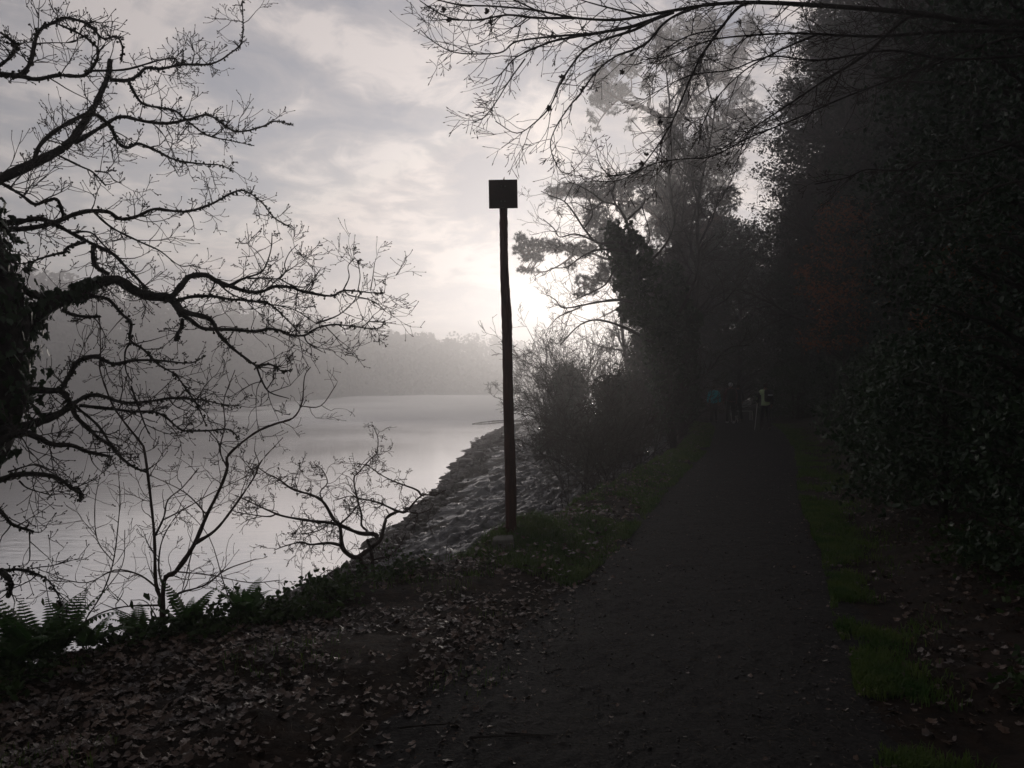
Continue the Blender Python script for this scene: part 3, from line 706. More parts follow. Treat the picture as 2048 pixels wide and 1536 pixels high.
# overhanging beech
YB = 5.6
bee = [
 TR('2500 90 2300 60 2048 46 1923 40 1858 28 1700 14 1523 4 1425 8 1347 20 1288 31 1230 39 1152 35 1073 20 995 12 917 8 850 -8', 5.9, 5.2, 12, 1.6, lump=.05),
 TR('1347 23 1269 51 1191 66 1132 76 1093 86 1034 113 1008 140 984 168', 5.5, 5.2, 6, 1.2, lump=.05),
 TR('1152 35 1073 35 1015 29 956 39 909 37 874 23 839 0', 5.3, 5.0, 4, 1.2, lump=.05),
 TR('1191 66 1110 72 1034 82 1007 102 976 107 909 104 866 82 841 59', 5.4, 5.0, 3.4, 1.1, lump=.05),
 TR('1308 39 1269 59 1210 78 1171 98 1144 129 1120 168 1101 211 1073 242 1034 266 991 242', 5.4, 5.0, 4.2, 1.1, lump=.05),
 TR('1400 12 1360 26 1327 47 1288 90 1230 113 1191 145 1163 184 1140 211 1112 254 1101 293 1120 340 1144 348', 5.5, 5.2, 3.8, 1.1, lump=.05),
 TR('1050 117 1019 160 995 199 968 234 943 245', 5.2, 5.1, 2, 1, lump=.05),
 TR('1520 2 1480 12 1440 59 1405 109 1378 164 1362 203 1339 254 1300 312 1269 344 1210 352', 5.6, 5.2, 4.5, 1.1, lump=.05),
 TR('2150 60 2000 80 1850 135 1700 190 1600 234 1503 273 1425 312 1360 318 1300 330 1240 360 1180 362', 5.9, 5.6, 3.6, 1.1, lump=.05),
 TR('1858 28 1809 39 1728 111 1656 156 1598 195 1500 260 1440 300', 5.8, 5.4, 5, 1.2, lump=.05),
 TR('2048 60 1900 62 1750 72 1600 66 1500 70 1420 80 1340 110 1280 120', 5.9, 5.3, 6, 1.2, lump=.05),
 TR('2048 110 1900 118 1780 100 1640 120 1540 112 1460 140 1380 150 1300 190', 6.0, 5.6, 4.4, 1.2, lump=.05),
 TR('1073 20 1000 -12 930 -20', 5.2, 5.1, 2.4, 1, lump=.05), TR('1288 31 1200 10 1120 -14', 5.4, 5.3, 3, 1, lump=.05),
 TR('2047 280 1988 300 1923 319 1848 322 1809 340 1734 339 1695 355 1630 368', 5.2, 5.6, 4, 1.3, lump=.05),
 TR('2048 360 1988 375 1940 404 1858 430 1793 459 1747 472', 5.2, 5.4, 3.4, 1.2, lump=.05),
 TR('1640 66 1560 100 1490 140 1430 200 1400 260', 5.7, 5.3, 3, 1, lump=.05), TR('1440 59 1380 70 1330 100 1290 150', 5.5, 5.3, 2.4, 1, lump=.05),
]
bx, by = 5.4, 6.1
bt = catmull([(bx + .1, by, hz(bx, by) - .2), (bx, by, 1.2), (bx - .05, by, 2.6), (bx + .05, by, 4.2), (bx + .2, by + .1, 6.5), (bx + .1, by + .3, 9.5)], 6)
btr = np.interp(np.linspace(0, 1, len(bt)), [0, .1, .5, 1], [.34, .24, .19, .06])
extra = []
for k in range(9):   # its upper limbs over the path
    a = rng.uniform(0, 6.283); zz0 = rng.uniform(4.5, 9); s0_ = np.array((bx + .1, by + .1, zz0))
    ppp, rrr = grow(s0_[None], np.array([(math.cos(a), math.sin(a), .45)]), np.array([rng.uniform(2.5, 4.2)]), np.array([.05]), m=12, jit=.14, trop=(0, 0, .0), taper=.12)
    extra.append((ppp[0], rrr[0]))
o_b = tw_tree('beech_tree', 'bare beech whose long drooping limbs hang over the path from above', 'tree', (bx, by, hz(bx, by)), bee + extra, 18, (.10, .46), [(2.8, (.35, .7)), (1.0, (.3, .6))],
        (M['bark'], M['twig']), budsz=(.024, .0034), rad=(.0028, .0044), trop=(-.04, 0, .0), jit=.12, ang=.7, trunk=[(bt, btr)])
mast = [P(x_, y_, yy) for x_, y_, yy in ((1320, 245, 5.3), (1125, 153, 5.3), (1099, 216, 5.1), (1322, 286, 5.3), (1293, 308, 5.3), (1243, 143, 5.4), (1164, 178, 5.3), (887, 18, 5.1), (973, 22, 5.2), (982, 43, 5.2), (898, 39, 5.1), (1105, 71, 5.3), (1284, 327, 5.2))]
vs = []
for q in mast:   # old beech-mast husks
    n_ = 26; V, f = leaves(np.repeat(q[None], n_, 0) + rng.normal(size=(n_, 3)) * .004, .019, aspect=.8, fold=.3); mk('mast_husk', V, f, M['redtwig'], o_b)

# ------------------------------------------------------------------ generic trees of the wood
def bare_tree(name, label, cat, loc, H, nl, spread, mt, group=None, lv=((9, .5), (8, .42), (6, .42)), lean=(0, 0), r0=.16, lo=.25, rmin=.006):
    o = thing(name, label, cat, loc, group=group); L = np.array(loc, float)
    n = 10; u_ = np.linspace(0, 1, n)
    t_ = np.stack([lean[0] * u_ ** 1.5 * H, lean[1] * u_ ** 1.5 * H, u_ * H], 1) + np.cumsum(rng.normal(size=(n, 3)) * H * .012, 0); t_[0] = (0, 0, -.2); t_ += L
    tr = r0 * (1 - .88 * u_) ; tr[0] *= 1.35
    tb = Tubes(); tb.add(t_, tr); tb.build('trunk', mt[0], o, 9)
    a, b = shoots_on_limb(t_, tr, nl / H, ang=.85, length=(spread * .6, spread), r=(r0 * .25, r0 * .42), lo=lo, jit=.13, trop=(0, 0, .06), m=9, taper=.2)
    tb = Tubes(); tb.add_many(a, b); cur = (a, b)
    for per, lf in lv[:1]:
        c_ = shoots_from(*cur, per, lo=.2, ang=.75, lenf=(lf * .6, lf * 1.2), rf=.6, jit=.16, trop=(0, 0, .07), m=7, taper=.25)
        c_ = (c_[0], np.maximum(c_[1], rmin)); tb.add_many(*c_); cur = c_
    tb.build('branches', mt[0], o, 5)
    tb = Tubes()
    for per, lf in lv[1:]:
        c_ = shoots_from(*cur, per, lo=.15, ang=.75, lenf=(lf * .6, lf * 1.3), rf=.6, jit=.2, trop=(0, 0, .04), m=5, taper=.4)
        c_ = (c_[0], np.maximum(c_[1], rmin * .8)); tb.add_many(*c_); cur = c_
    tb.build('crown', mt[1], o, 3)
    return o

def evergreen(name, label, cat, loc, H, W, ncl, per, size, mt, group=None, bottom=.06, shape='round', clr=.45, card=True, trunkr=.12):
    o = thing(name, label, cat, loc, group=group); L = np.array(loc, float)
    z = bottom + (1 - bottom) * rng.uniform(0, 1, ncl); a = rng.uniform(0, 6.283, ncl)
    prof = np.sqrt(np.maximum(.02, 1 - ((z - .45) / .58) ** 2)) if shape == 'round' else (1.06 - z) ** .8
    r_ = W * prof * np.sqrt(rng.uniform(.12, 1, ncl)) * (1 + .18 * np.sin(3 * a + 2) + .12 * np.sin(5 * a + z * 11))
    C = np.stack([r_ * np.cos(a), r_ * np.sin(a), z * H], 1)
    pts_ = np.repeat(C, per, 0) + norm(rng.normal(size=(ncl * per, 3))) * (clr * rng.uniform(0, 1, (ncl * per, 1)) ** .6) * np.array((1, 1, .6))
    V_, f_ = (cards if card else leaves)(pts_ + L, size, **({'flat': .3} if card else {'aspect': .6}))
    mk('foliage', V_, f_, mt[1], o, smooth=False)
    tb = Tubes(); tb.add([L + (0, 0, -.2), L + (.05, 0, H * .5), L + (0, .05, H * .93)], [trunkr * 1.2, trunkr * .8, trunkr * .15]); tb.build('trunk', mt[0], o, 8)
    tb = Tubes(); sel = C[::3]
    for c_ in sel:
        s_ = np.array((0, 0, max(.1, c_[2] - .45 * math.hypot(c_[0], c_[1])))); mid_ = (s_ + c_) / 2 + (0, 0, .12)
        tb.add(np.array([s_, mid_, c_]) + L, [trunkr * .3, trunkr * .18, .006])
    tb.build('branches', mt[0], o, 4)
    return o

BT = (M['bark'], M['twig'])
# ivy-wrapped oak between river and path
YI = 23.0
def ti(s, a, b, r0, r1, **k): return trace([float(q) for q in s.split()], a, b, r0, r1, wob=.6, **k)
ivt = [ti('1350 905 1340 850 1335 780 1315 700 1296 620 1278 545 1262 480 1252 440 1232 410 1206 403 1185 386 1160 372 1135 362', YI, 24, 9, 1.0)]
ivl = [
 ti('1232 410 1224 386 1230 369 1215 349 1200 328 1193 304', 23.6, 24, 2.4, .8), ti('1262 492 1228 484 1194 485 1168 457 1150 429 1129 403 1103 392 1082 382', YI, 22, 4, .8),
 ti('1189 481 1150 468 1120 474 1108 457 1086 438', 22.5, 22, 2.4, .8), ti('1256 438 1284 412 1290 393 1275 372', YI, 24, 2.6, .8), ti('1284 412 1300 470 1290 500', YI, 23.5, 1.6, .8),
 ti('1268 505 1230 500 1193 500 1161 515 1133 534 1101 536', YI, 22, 3.6, .8), ti('1280 548 1236 536 1211 569 1172 590 1150 600', YI, 22.4, 3.4, .8),
 ti('1296 612 1240 600 1193 605 1129 616 1112 601 1096 590', YI, 21.6, 4.2, .8), ti('1160 615 1120 632 1105 645', 22, 21.6, 2, .8), ti('1310 690 1260 660 1200 640 1160 650 1120 690', YI, 21.8, 4, 1),
 ti('1129 403 1140 380 1150 360 1148 340', 22.2, 22, 1.4, .7), ti('1168 457 1185 430 1180 400 1190 380', 22.2, 22, 1.6, .7), ti('1206 403 1180 420 1150 405 1120 410', 23.8, 23.6, 1.6, .7),
 ti('1330 780 1400 760 1450 700 1500 690', YI, 24, 4, 1), ti('1310 690 1350 640 1390 560 1400 500 1430 470', YI, 24.5, 5, 1), ti('1278 545 1330 490 1350 440 1340 400', YI, 24.5, 3.6, .9),
]
xi_, yi_, zi_ = ivt[0][0][0]
o_iv = tw_tree('ivy_clad_oak', 'bare twiggy tree wrapped in dark ivy between the foreshore and the walkers', 'tree', (xi_, yi_, hz(xi_, yi_)), ivl + [(ivt[0][0][28:], ivt[0][1][28:])], 3.8, (.5, 1.5), [(3.6, (.35, .7)), (2.6, (.3, .6))], BT, budsz=(.03, .008), rad=(.008, .014), trunk=ivt, ang=.8, jit=.2, sides=5)
IV = [(1238, 468, 34, 26), (1262, 500, 40, 32), (1225, 490, 26, 18), (1275, 545, 40, 34), (1295, 590, 42, 34), (1310, 640, 44, 40), (1325, 700, 42, 44), (1335, 760, 38, 44), (1250, 530, 30, 26), (1270, 620, 34, 30), (1300, 540, 26, 20), (1340, 820, 30, 40), (1248, 575, 22, 20)]
pp = []
for (cx, cy, rx, ry) in IV:
    n_ = int(rx * ry * 1.35); cen = P(cx, cy, YI + rng.uniform(-.4, .4)); q = norm(rng.normal(size=(n_, 3))) * rng.uniform(0, 1, (n_, 1)) ** .45
    cl_ = vnoise(q[:, 0] * 3 + cx, q[:, 2] * 3 + cy); q = q[cl_ > -.12]
    pp.append(cen + q * np.array((rx, (rx + ry) / 2, ry)) / F * YI)
V, f = cards(np.concatenate(pp), .13, aspect=.9); mk('ivy_leaves', V, f, M['ivy'], o_iv, smooth=False)

# second ivy column
YJ = 27.0
pj = P(1362, 880, YJ); o_iv2 = thing('ivy_clad_tree', 'shorter ivy smothered trunk just behind the twiggy ivy clad tree', 'tree', (pj[0], YJ, hz(pj[0], YJ)))
tb = Tubes(); t2 = [P(1368, 900, YJ), P(1362, 760, YJ), P(1358, 640, YJ), P(1345, 540, YJ)]; tb.add(catmull(t2, 4), np.linspace(.16, .04, 13)); tb.build('trunk', M['bark'], o_iv2, 8)
pp = []
for (cx, cy, rx, ry) in [(1345, 545, 18, 22), (1350, 580, 26, 28), (1358, 625, 32, 34), (1360, 680, 34, 40), (1364, 740, 34, 40), (1368, 800, 34, 44), (1385, 640, 18, 20)]:
    n_ = int(rx * ry * 1.9); cen = P(cx, cy, YJ); q = norm(rng.normal(size=(n_, 3))) * rng.uniform(0, 1, (n_, 1)) ** .45
    pp.append(cen + q * np.array((rx, rx, ry)) / F * YJ)
V, f = cards(np.concatenate(pp), .14, aspect=.9); mk('ivy_leaves', V, f, M['ivy'], o_iv2, smooth=False)

# scots pines in the mist
def pine(label, base, limbs, tufts, Y, px_size=5.5, dens=.05, trunkmat=None, n_need=24):
    o = thing('pine_tree', label, 'pine tree', base)
    tb = Tubes()
    for p_, r_ in limbs[:1]: tb.add(p_, r_)
    tb.build('trunk', M['pinebark'], o, 9)
    tb = Tubes()
    for p_, r_ in limbs[1:]: tb.add(p_, r_)
    ends = []
    allp = np.concatenate([p_ for p_, _ in limbs[1:]])
    cen = []
    for (cx, cy, rx, ry) in tufts:
        n_ = max(5, int(rx * ry * dens)); q = norm(rng.normal(size=(n_, 3))) * rng.uniform(0, 1, (n_, 1)) ** .4
        c_ = P(cx, cy, Y + rng.uniform(-1.2, 1.2)) + q * np.array((rx, (rx + ry) * .6, ry)) / F * Y; cen.append(c_)
        for e in c_[::3]:
            j = np.argmin(np.linalg.norm(allp - e, axis=1)); s_ = allp[j]; m_ = (s_ + e) / 2 + rng.normal(size=3) * .15 + (0, 0, -.1)
            tb.add(np.array([s_, m_, e]), [.035, .022, .012])
    tb.build('branches', M['pinebark'], o, 4)
    cen = np.concatenate(cen); n = len(cen)
    base_ = np.repeat(cen, n_need, 0); d = rng.normal(size=(n * n_need, 3)); d[:, 2] += .35; d = norm(d)
    Ln = px_size / F * Y * rng.uniform(.6, 1.15, (n * n_need, 1)); a = norm(np.cross(d, rng.normal(size=d.shape))); wd = .05 * Ln + .010
    V = np.stack([base_ + a * wd, base_ - a * wd, base_ + d * Ln], 1).reshape(-1, 3)
    mk('needles', V, [np.arange(len(V)).reshape(-1, 3)], M['needle'], o, smooth=False)
    return o
YP = 84.0
def tp_(s, r0, r1, Y=YP, Y1=None): return trace([float(q) for q in s.split()], Y, Y1 or Y, r0, r1, wob=.8, lump=.05)
lim = [tp_('1385 820 1378 700 1368 560 1356 420 1348 340 1344 289 1336 256 1325 236', 10, 7), tp_('1325 236 1295 219 1270 209 1237 197 1205 175 1185 160', 7, 2), tp_('1338 258 1360 236 1373 209 1375 174 1371 150 1380 110 1390 70', 7, 3),
       tp_('1328 264 1295 263 1268 275 1267 292', 1.8, .8), tp_('1295 219 1300 190 1290 160 1262 140', 3, 1.2), tp_('1237 197 1215 220 1200 240 1192 258', 2, 1), tp_('1325 236 1310 240 1290 252', 2, 1), tp_('1373 209 1410 180 1440 150', 3.5, 1.2), tp_('1375 174 1340 130 1320 110', 3, 1.2), tp_('1360 236 1400 235 1440 220', 3, 1), tp_('1237 197 1262 180 1262 150', 2, 1)]
tuf = [(1195, 165, 24, 26), (1212, 145, 30, 22), (1240, 130, 24, 14), (1262, 118, 22, 16), (1265, 140, 20, 16), (1215, 185, 34, 22), (1245, 180, 26, 14), (1192, 200, 14, 14), (1205, 205, 22, 12), (1180, 225, 8, 8), (1186, 240, 9, 8), (1192, 258, 9, 6), (1224, 222, 16, 8), (1268, 210, 18, 8), (1262, 240, 12, 6), (1256, 256, 9, 5), (1298, 238, 14, 9), (1300, 155, 16, 16), (1290, 175, 12, 10),
       (1320, 110, 24, 22), (1340, 80, 26, 24), (1380, 60, 34, 30), (1420, 90, 30, 26), (1440, 150, 26, 26), (1345, 130, 24, 18), (1400, 130, 26, 20), (1440, 215, 26, 20), (1400, 210, 22, 18), (1420, 50, 30, 26), (1470, 110, 26, 30), (1320, 60, 22, 20), (1400, 300, 40, 24), (1440, 270, 34, 26), (1380, 340, 34, 22), (1330, 330, 24, 14), (1450, 330, 40, 30), (1480, 180, 30, 30), (1500, 60, 30, 30), (1500, 240, 30, 40), (1420, 370, 40, 24)]
pine('tall misty pine with forked pink trunk rising above the bare shrubs', (lim[0][0][0][0], YP, hz(lim[0][0][0][0], YP)), lim, tuf, YP, 7.5, .16)
YP2 = 60.0
tq = lambda s, r0, r1: tp_(s, r0, r1, YP2)
lim = [tq('1440 840 1425 700 1400 560 1370 480 1345 430 1330 400', 10, 5), tq('1370 480 1320 440 1280 410 1230 400 1180 395 1120 385', 6, 1.2), tq('1400 560 1340 560 1280 530 1220 520 1160 500 1090 500 1050 510', 7, 1.2), tq('1160 500 1120 530 1080 545 1045 535', 2.4, .9), tq('1412 620 1340 610 1270 590 1210 560 1160 575', 6, 1.2), tq('1280 530 1230 470 1180 440', 3, 1), tq('1345 430 1310 370 1290 350', 4, 1.2), tq('1270 590 1230 620 1190 640', 3, 1)]
tuf = [(1110, 385, 26, 13), (1140, 378, 28, 16), (1175, 380, 30, 18), (1210, 385, 30, 22), (1250, 370, 34, 26), (1290, 350, 34, 26), (1190, 425, 26, 18), (1220, 450, 26, 18), (1180, 450, 16, 20), (1200, 480, 24, 20),
       (1040, 475, 14, 10), (1055, 490, 22, 14), (1085, 490, 26, 15), (1110, 492, 24, 14), (1035, 500, 14, 10), (1050, 515, 16, 10), (1075, 515, 20, 10), (1045, 540, 12, 7), (1065, 542, 14, 6), (1140, 500, 22, 14), (1170, 500, 24, 18),
       (1165, 560, 16, 12), (1180, 580, 16, 12), (1195, 560, 18, 14), (1160, 590, 12, 8), (1140, 530, 14, 8), (1215, 540, 22, 18), (1250, 560, 26, 20), (1260, 420, 30, 20), (1300, 400, 34, 24), (1340, 380, 34, 30), (1330, 430, 30, 26), (1380, 420, 34, 30), (1320, 460, 34, 26), (1370, 480, 36, 26), (1420, 450, 36, 30), (1400, 520, 40, 26), (1440, 520, 34, 30), (1300, 500, 26, 18), (1390, 370, 34, 22), (1450, 400, 34, 30)]
pine('spreading pine whose tufted limbs reach out beside the marker post', (lim[0][0][0][0], YP2, hz(lim[0][0][0][0], YP2)), lim, tuf, YP2, 7.5, .20)

# dark evergreens and bare trees walling the right side of the path
hol = evergreen('holly_tree', 'glossy dark holly tree nearest the camera on the right verge', 'holly tree', (4.75, 6.9, hz(4.75, 6.9)), 5.2, 1.55, 420, 46, .055, (M['bark'], M['holly']), group='dark evergreens walling the landward side of the path', clr=.30, card=False)
hol2 = evergreen('holly_tree', 'tall dark holly behind the nearest holly', 'holly tree', (7.6, 10.5, hz(7.6, 10.5)), 9.5, 2.6, 520, 52, .095, (M['bark'], M['holly']), group='dark evergreens walling the landward side of the path', clr=.5)
yew = evergreen('yew_tree', 'very dark wide yew beyond the second holly', 'yew tree', (10.6, 15.5, hz(10.6, 15.5)), 12, 3.3, 620, 55, .14, (M['bark'], M['conifer']), group='dark evergreens walling the landward side of the path', clr=.65)
G = hz
byw = evergreen('yew_tree', 'huge yew towering over the walkers from the landward side', 'yew tree', (17.2, 36, hz(17.2, 36)), 21, 5.6, 1900, 60, .15, (M['bark'], M['conifer']), group='dark evergreens walling the landward side of the path', clr=.8, trunkr=.3)
spots = [(hol2, 9.9, 13.2, 1.2, 1.1, 'tall holly with its crown touching the wide yew'), (yew, 12.6, 20.5, .9, 2.0, 'dark yew beyond the gravel path, level with the ivy clad oak'),
         (hol2, 13.0, 25.5, 1.1, 3.0, 'tall dark holly beside the walker in the bright vest'), (yew, 16.6, 31, 1.1, .7, 'broad yew behind the walkers, left of its neighbours'),
         (yew, 17.0, 43, 1.0, 4.0, 'yew closing the view where the path bends'), (hol2, 13.6, 48, 1.2, 5.0, 'holly in the dark gap above the teal jacket'),
         (yew, 10.9, 52, .9, 2.6, 'misty yew on the river side of the bend'), (yew, 22, 55, 1.3, 1.3, 'large yew high in the dark beyond the bend'),
         (hol2, 13.2, 17.2, 1.4, .4, 'tallest holly, deep in the wood beside the wide yew'), (byw, 16.5, 24.5, .82, 5.3, 'massive dark yew rising to the top of the view'),
         (yew, 11.5, 9.5, 1.0, 3.3, 'big dark yew behind the two hollies by the camera'), (hol2, 6.6, 3.6, 1.0, 2.2, 'unseen holly added beside the camera to shade the near path'),  # the last holly here is out of frame, added as a light blocker
         (hol2, 16, 38, 1.3, 1.0, 'holly behind the bench and the walkers'), (yew, 26, 70, 1.5, 1.0, 'farthest dark yew beyond the bend'),
         (yew, 16.5, 62, 1.2, 3.9, 'misty yew closing the gap above the pale bench'), (yew, 13.2, 66, 1.1, .3, 'misty yew straight behind the white haired walker'),
         (byw, 21, 46, 1.05, 5.0, 'tallest misty yew in the depth of the wood'), (byw, 20.5, 27, .9, 1.6, 'dark yew deep in the wood behind the massive one'), (hol2, 15, 56, 1.3, 2.2, 'holly in the mist at the bend of the path'), (yew, 24, 90, 1.4, .9, 'faint yew where the path vanishes'), (yew, 27, 80, 1.2, 2.9, 'faint yew low in the gap right of the bright vest')]
for (src, x, y, s_, rz, lb) in spots: dup(src, (x, y, G(x, y)), rz, s_, lb)

lo = evergreen('laurel_bush', 'low dark laurel under the hollies at the right verge', 'bush', (4.6, 8.6, G(4.6, 8.6)), 1.7, 1.1, 120, 40, .075, (M['bark'], M['ivy']), group='low dark bushes along the landward verge', clr=.28, card=False, trunkr=.04)
for (x, y, s_, rz, lb) in [(4.1, 5.6, .8, 1, 'low leafy bush nearest the camera under the holly'), (5.9, 11.6, 1.1, 2, 'low bush beyond the leafy verge, second from the holly'), (7.4, 14.6, 1.2, 3, 'low bush halfway along the landward verge'), (9.0, 18.5, 1.3, 4, 'low bush opposite the ivy clad oak'), (11.0, 23, 1.4, 5, 'low bush level with the grassy verge end'), (12.3, 28.5, 1.4, .5, 'low bush beside the walker in the bright vest'), (12.6, 36, 1.4, 1.5, 'low bush behind the pale bench'), (22.0, 58, 3.0, 1.1, 'big misty bush in the dip beyond the bright vest'), (25.5, 66, 3.0, 2.2, 'big misty bush further right beyond the bright vest'), (19.4, 68, 2.6, 3.3, 'misty bush beyond the bend above the pale bench'), (18.6, 54, 2.2, 3.9, 'bush on the outer edge of the path bend')]:
    dup(lo, (x, y, G(x, y)), rz, s_, lb)

# bare broadleaf trees
b1 = bare_tree('birch_tree', 'tall bare twiggy tree whose fine crown nets the sky above the walkers', 'tree', (12.9, 31.5, G(12.9, 31.5)), 15, 34, 4.6, BT, group='bare trees of the riverside wood', r0=.2)
b2 = bare_tree('ash_tree', 'bare tree leaning towards the river with dense fine twigs', 'tree', (6.9, 46, G(6.9, 46)), 13, 30, 4.2, BT, group='bare trees of the riverside wood', r0=.15, lean=(-.06, 0))
for (src, x, y, s_, rz, lb) in [(b1, 15, 27, 1.0, 2, 'bare tree standing among the dark evergreens'), (b2, 13, 36, 1.3, 4, 'bare tree behind the walkers with tangled crown'), (b1, 12.2, 21.5, .95, 1, 'bare tree whose twigs cross the upper dark foliage'), (b2, 7.2, 33, 1.0, 2.6, 'dark bare tree rising between the ivy clad oak and the walkers'), (b2, 9.0, 40, 1.3, 1.0, 'misty bare tree left of the path bend'), (b1, 19, 34, 1.1, 3.4, 'bare tree far back behind the yews'), (b2, 9.3, 46, 1.2, 2.1, 'thin bare tree in the mist beside the spreading pine')]:
    dup(src, (x, y, G(x, y)), rz, s_, lb)
br = evergreen('young_beech', 'young beech keeping rust brown dead leaves above the walkers', 'tree', (11.2, 27, G(11.2, 27)), 7.5, 1.7, 150, 34, .10, (M['bark'], M['brownleaf']), bottom=.35, clr=.5, group='young beeches keeping brown leaves')
dup(br, (8.9, 15.2, G(8.9, 15.2)), 2.0, .62, 'small beech with brown leaves low beside the hollies')
for (x, y, s_, rz, lb) in [(-3.5, -5.5, 1.0, 1.0, 'unseen yew added behind the camera to shade the bank'), (3.5, -4.5, 1.0, 2.0, 'unseen yew added behind the camera to shade the path side'), (0.2, -9, 1.0, 4.0, 'unseen yew added farther behind the camera for shade on the path')]:
    dup(yew, (x, y, G(x, y)), rz, s_, lb)  # out-of-frame yews, added only to shade the foreground from behind

# shrubs on the river side of the path
def shrub(label, loc, H, W, stems, group='bare shrubs between the path and the foreshore', rm=.006, dens=3.2, mt=None, cat='shrub'):
    o = thing('bare_shrub', label, cat, loc, group=group); L = np.array(loc, float)
    a = rng.uniform(0, 6.283, stems); D = np.stack([np.cos(a) * W, np.sin(a) * W, np.full(stems, H)], 1) * rng.uniform(.6, 1.1, (stems, 1)); Ls = np.linalg.norm(D, axis=1)
    st = grow(L[None] + np.stack([np.cos(a), np.sin(a), a * 0 - .3], 1) * .15, D, Ls, np.full(stems, .022) * H / 3, m=9, jit=.14, trop=(0, 0, -.01), curl=.03)
    tb = Tubes(); tb.add_many(*st); tb.build('stems', (mt or BT)[0], o, 5)
    tb = Tubes(); cur = st
    for per, lf in ((7, (.3, .6)), (5, (.35, .65)), (dens, (.4, .7))):
        cur = shoots_from(*cur, per, lo=.15, ang=.7, lenf=lf, rf=.55, jit=.2, trop=(0, 0, .04), m=5)
        cur = (cur[0], np.maximum(cur[1], rm * .75)); tb.add_many(*cur)
    tb.build('crown', (mt or BT)[1], o, 3)
    return o
sh = []
for (px, Y, H, W, n, lb) in [
    (1125, 45, 5.6, 2.6, 16, 'round bare shrub farthest along the bank with twigs against the bright river'),
    (1190, 36, 5.4, 2.4, 12, 'tall bare shrub in front of the bright gap in the trees'),
    (1165, 26, 3.4, 1.9, 14, 'dense bare shrub at the end of the foreshore'),
    (1235, 19, 2.4, 1.4, 12, 'bare shrub midway along the bank below the ivy clad oak'),
    (1150, 14.5, 1.7, .8, 9, 'low thin shrub just beyond the marker post'),
    (1215, 14.5, 1.9, .9, 9, 'wispy shrub at the edge of the grassy verge'),
    (1290, 21, 2.4, 1.2, 12, 'shrub at the foot of the ivy clad oak'),
    (1345, 27, 3.0, 1.2, 12, 'shrub left of the walker in the teal jacket'),
    (1090, 58, 5.0, 3.0, 14, 'misty shrub at the last point of the bank')]:
    x = (px - 1024) / F * Y; sh.append(shrub(lb, (x, Y, G(x, Y)), H, W, n, rm=.0005 * Y / 2 + .002))
cb = evergreen('gorse_bush', 'dark evergreen gorse mound amid the bare bank shrubs', 'bush', ((1135 - 1024) / F * 30, 30, G((1135 - 1024) / F * 30, 30)), 3.4, 1.1, 110, 44, .16, (M['bark'], M['conifer']), group='dark evergreen bushes on the river bank', shape='cone', clr=.5, trunkr=.05)
for (px, Y, s_, rz, lb) in [(1250, 30, .8, 2, 'gorse under the ivy clad oak'), (1300, 33, 1.3, 3, 'gorse near the foot of the second ivy trunk'), (1225, 24, .8, 4, 'low gorse on the bank slope above the mud'), (1345, 38, 1.4, 5, 'tall gorse left of the teal jacket')]:
    x = (px - 1024) / F * Y; dup(cb, (x, Y, G(x, Y)), rz, s_, lb)

# ------------------------------------------------------------------ rocks at the water's edge
def rock_mesh(s):
    import bmesh
    bm = bmesh.new(); bmesh.ops.create_icosphere(bm, subdivisions=3, radius=1)
    sd_ = rng.uniform(0, 90, 3)
    V_ = np.array([v.co[:] for v in bm.verts]); n_ = fbm(V_[:, 0] * 1.1 + sd_[0] + V_[:, 2] * .7, V_[:, 1] * 1.1 + sd_[1] - V_[:, 2] * .5, 4)
    V_ = V_ * (1 + .30 * n_[:, None]); V_ = np.clip(V_, -.82, .85) * np.array(s)
    f_ = np.array([[v.index for v in fc.verts] for fc in bm.faces]); bm.free(); return V_, [f_]
rk = []
rocks = [(932, 929, 17, 10, 'angular boulder lying farthest out in the water below the shrubs'), (955, 916, 16, 13, 'upright boulder right behind the angular one at the water edge'), (925, 947, 9, 6, 'rounded stone on the mud just this side of the big boulders'),
         (898, 952, 7, 3, 'flat stone awash off the foreshore'), (853, 995, 7, 6, 'pointed stone under the hawthorn twigs'), (828, 1032, 12, 6, 'dark stone at the water edge below the hawthorn'), (953, 875, 5, 2, 'small far stone awash'), (942, 882, 3, 2, 'tiniest stone awash nearest mid river'),
         (969, 897, 8, 7, 'blunt rock on the mud beyond the upright boulder'), (980, 873, 6, 4, 'rock on the far part of the foreshore'), (872, 985, 9, 6, 'stone on the weed line between pointed and flat stones'), (905, 968, 8, 5, 'weedy stone above the flat one'), (960, 885, 6, 4, 'grey rock at the bend of the water edge'), (890, 945, 3, 1.4, 'sliver of stone breaking the water surface'), (880, 1000, 7, 5, 'rough stone in the weed below the marker post')]
for (px, py, rx, ry, lb) in rocks:
    Y = (EYE - WATER) * F / (py + ry * .6 - HOR); x = (px - 1024) / F * Y
    o = None; V_, f_ = rock_mesh((rx / F * Y, rx / F * Y * .8, ry / F * Y * 1.15)); z0 = max(WATER - .02, hz(x, Y))
    V_ = V_ + np.array((x, Y, z0)); o = mk('shore_rock', V_ - np.array((x, Y, z0)), f_, M['rock']); o.location = (x, Y, z0)
    tag(o, lb, 'rock', "loose rocks at the river's edge")
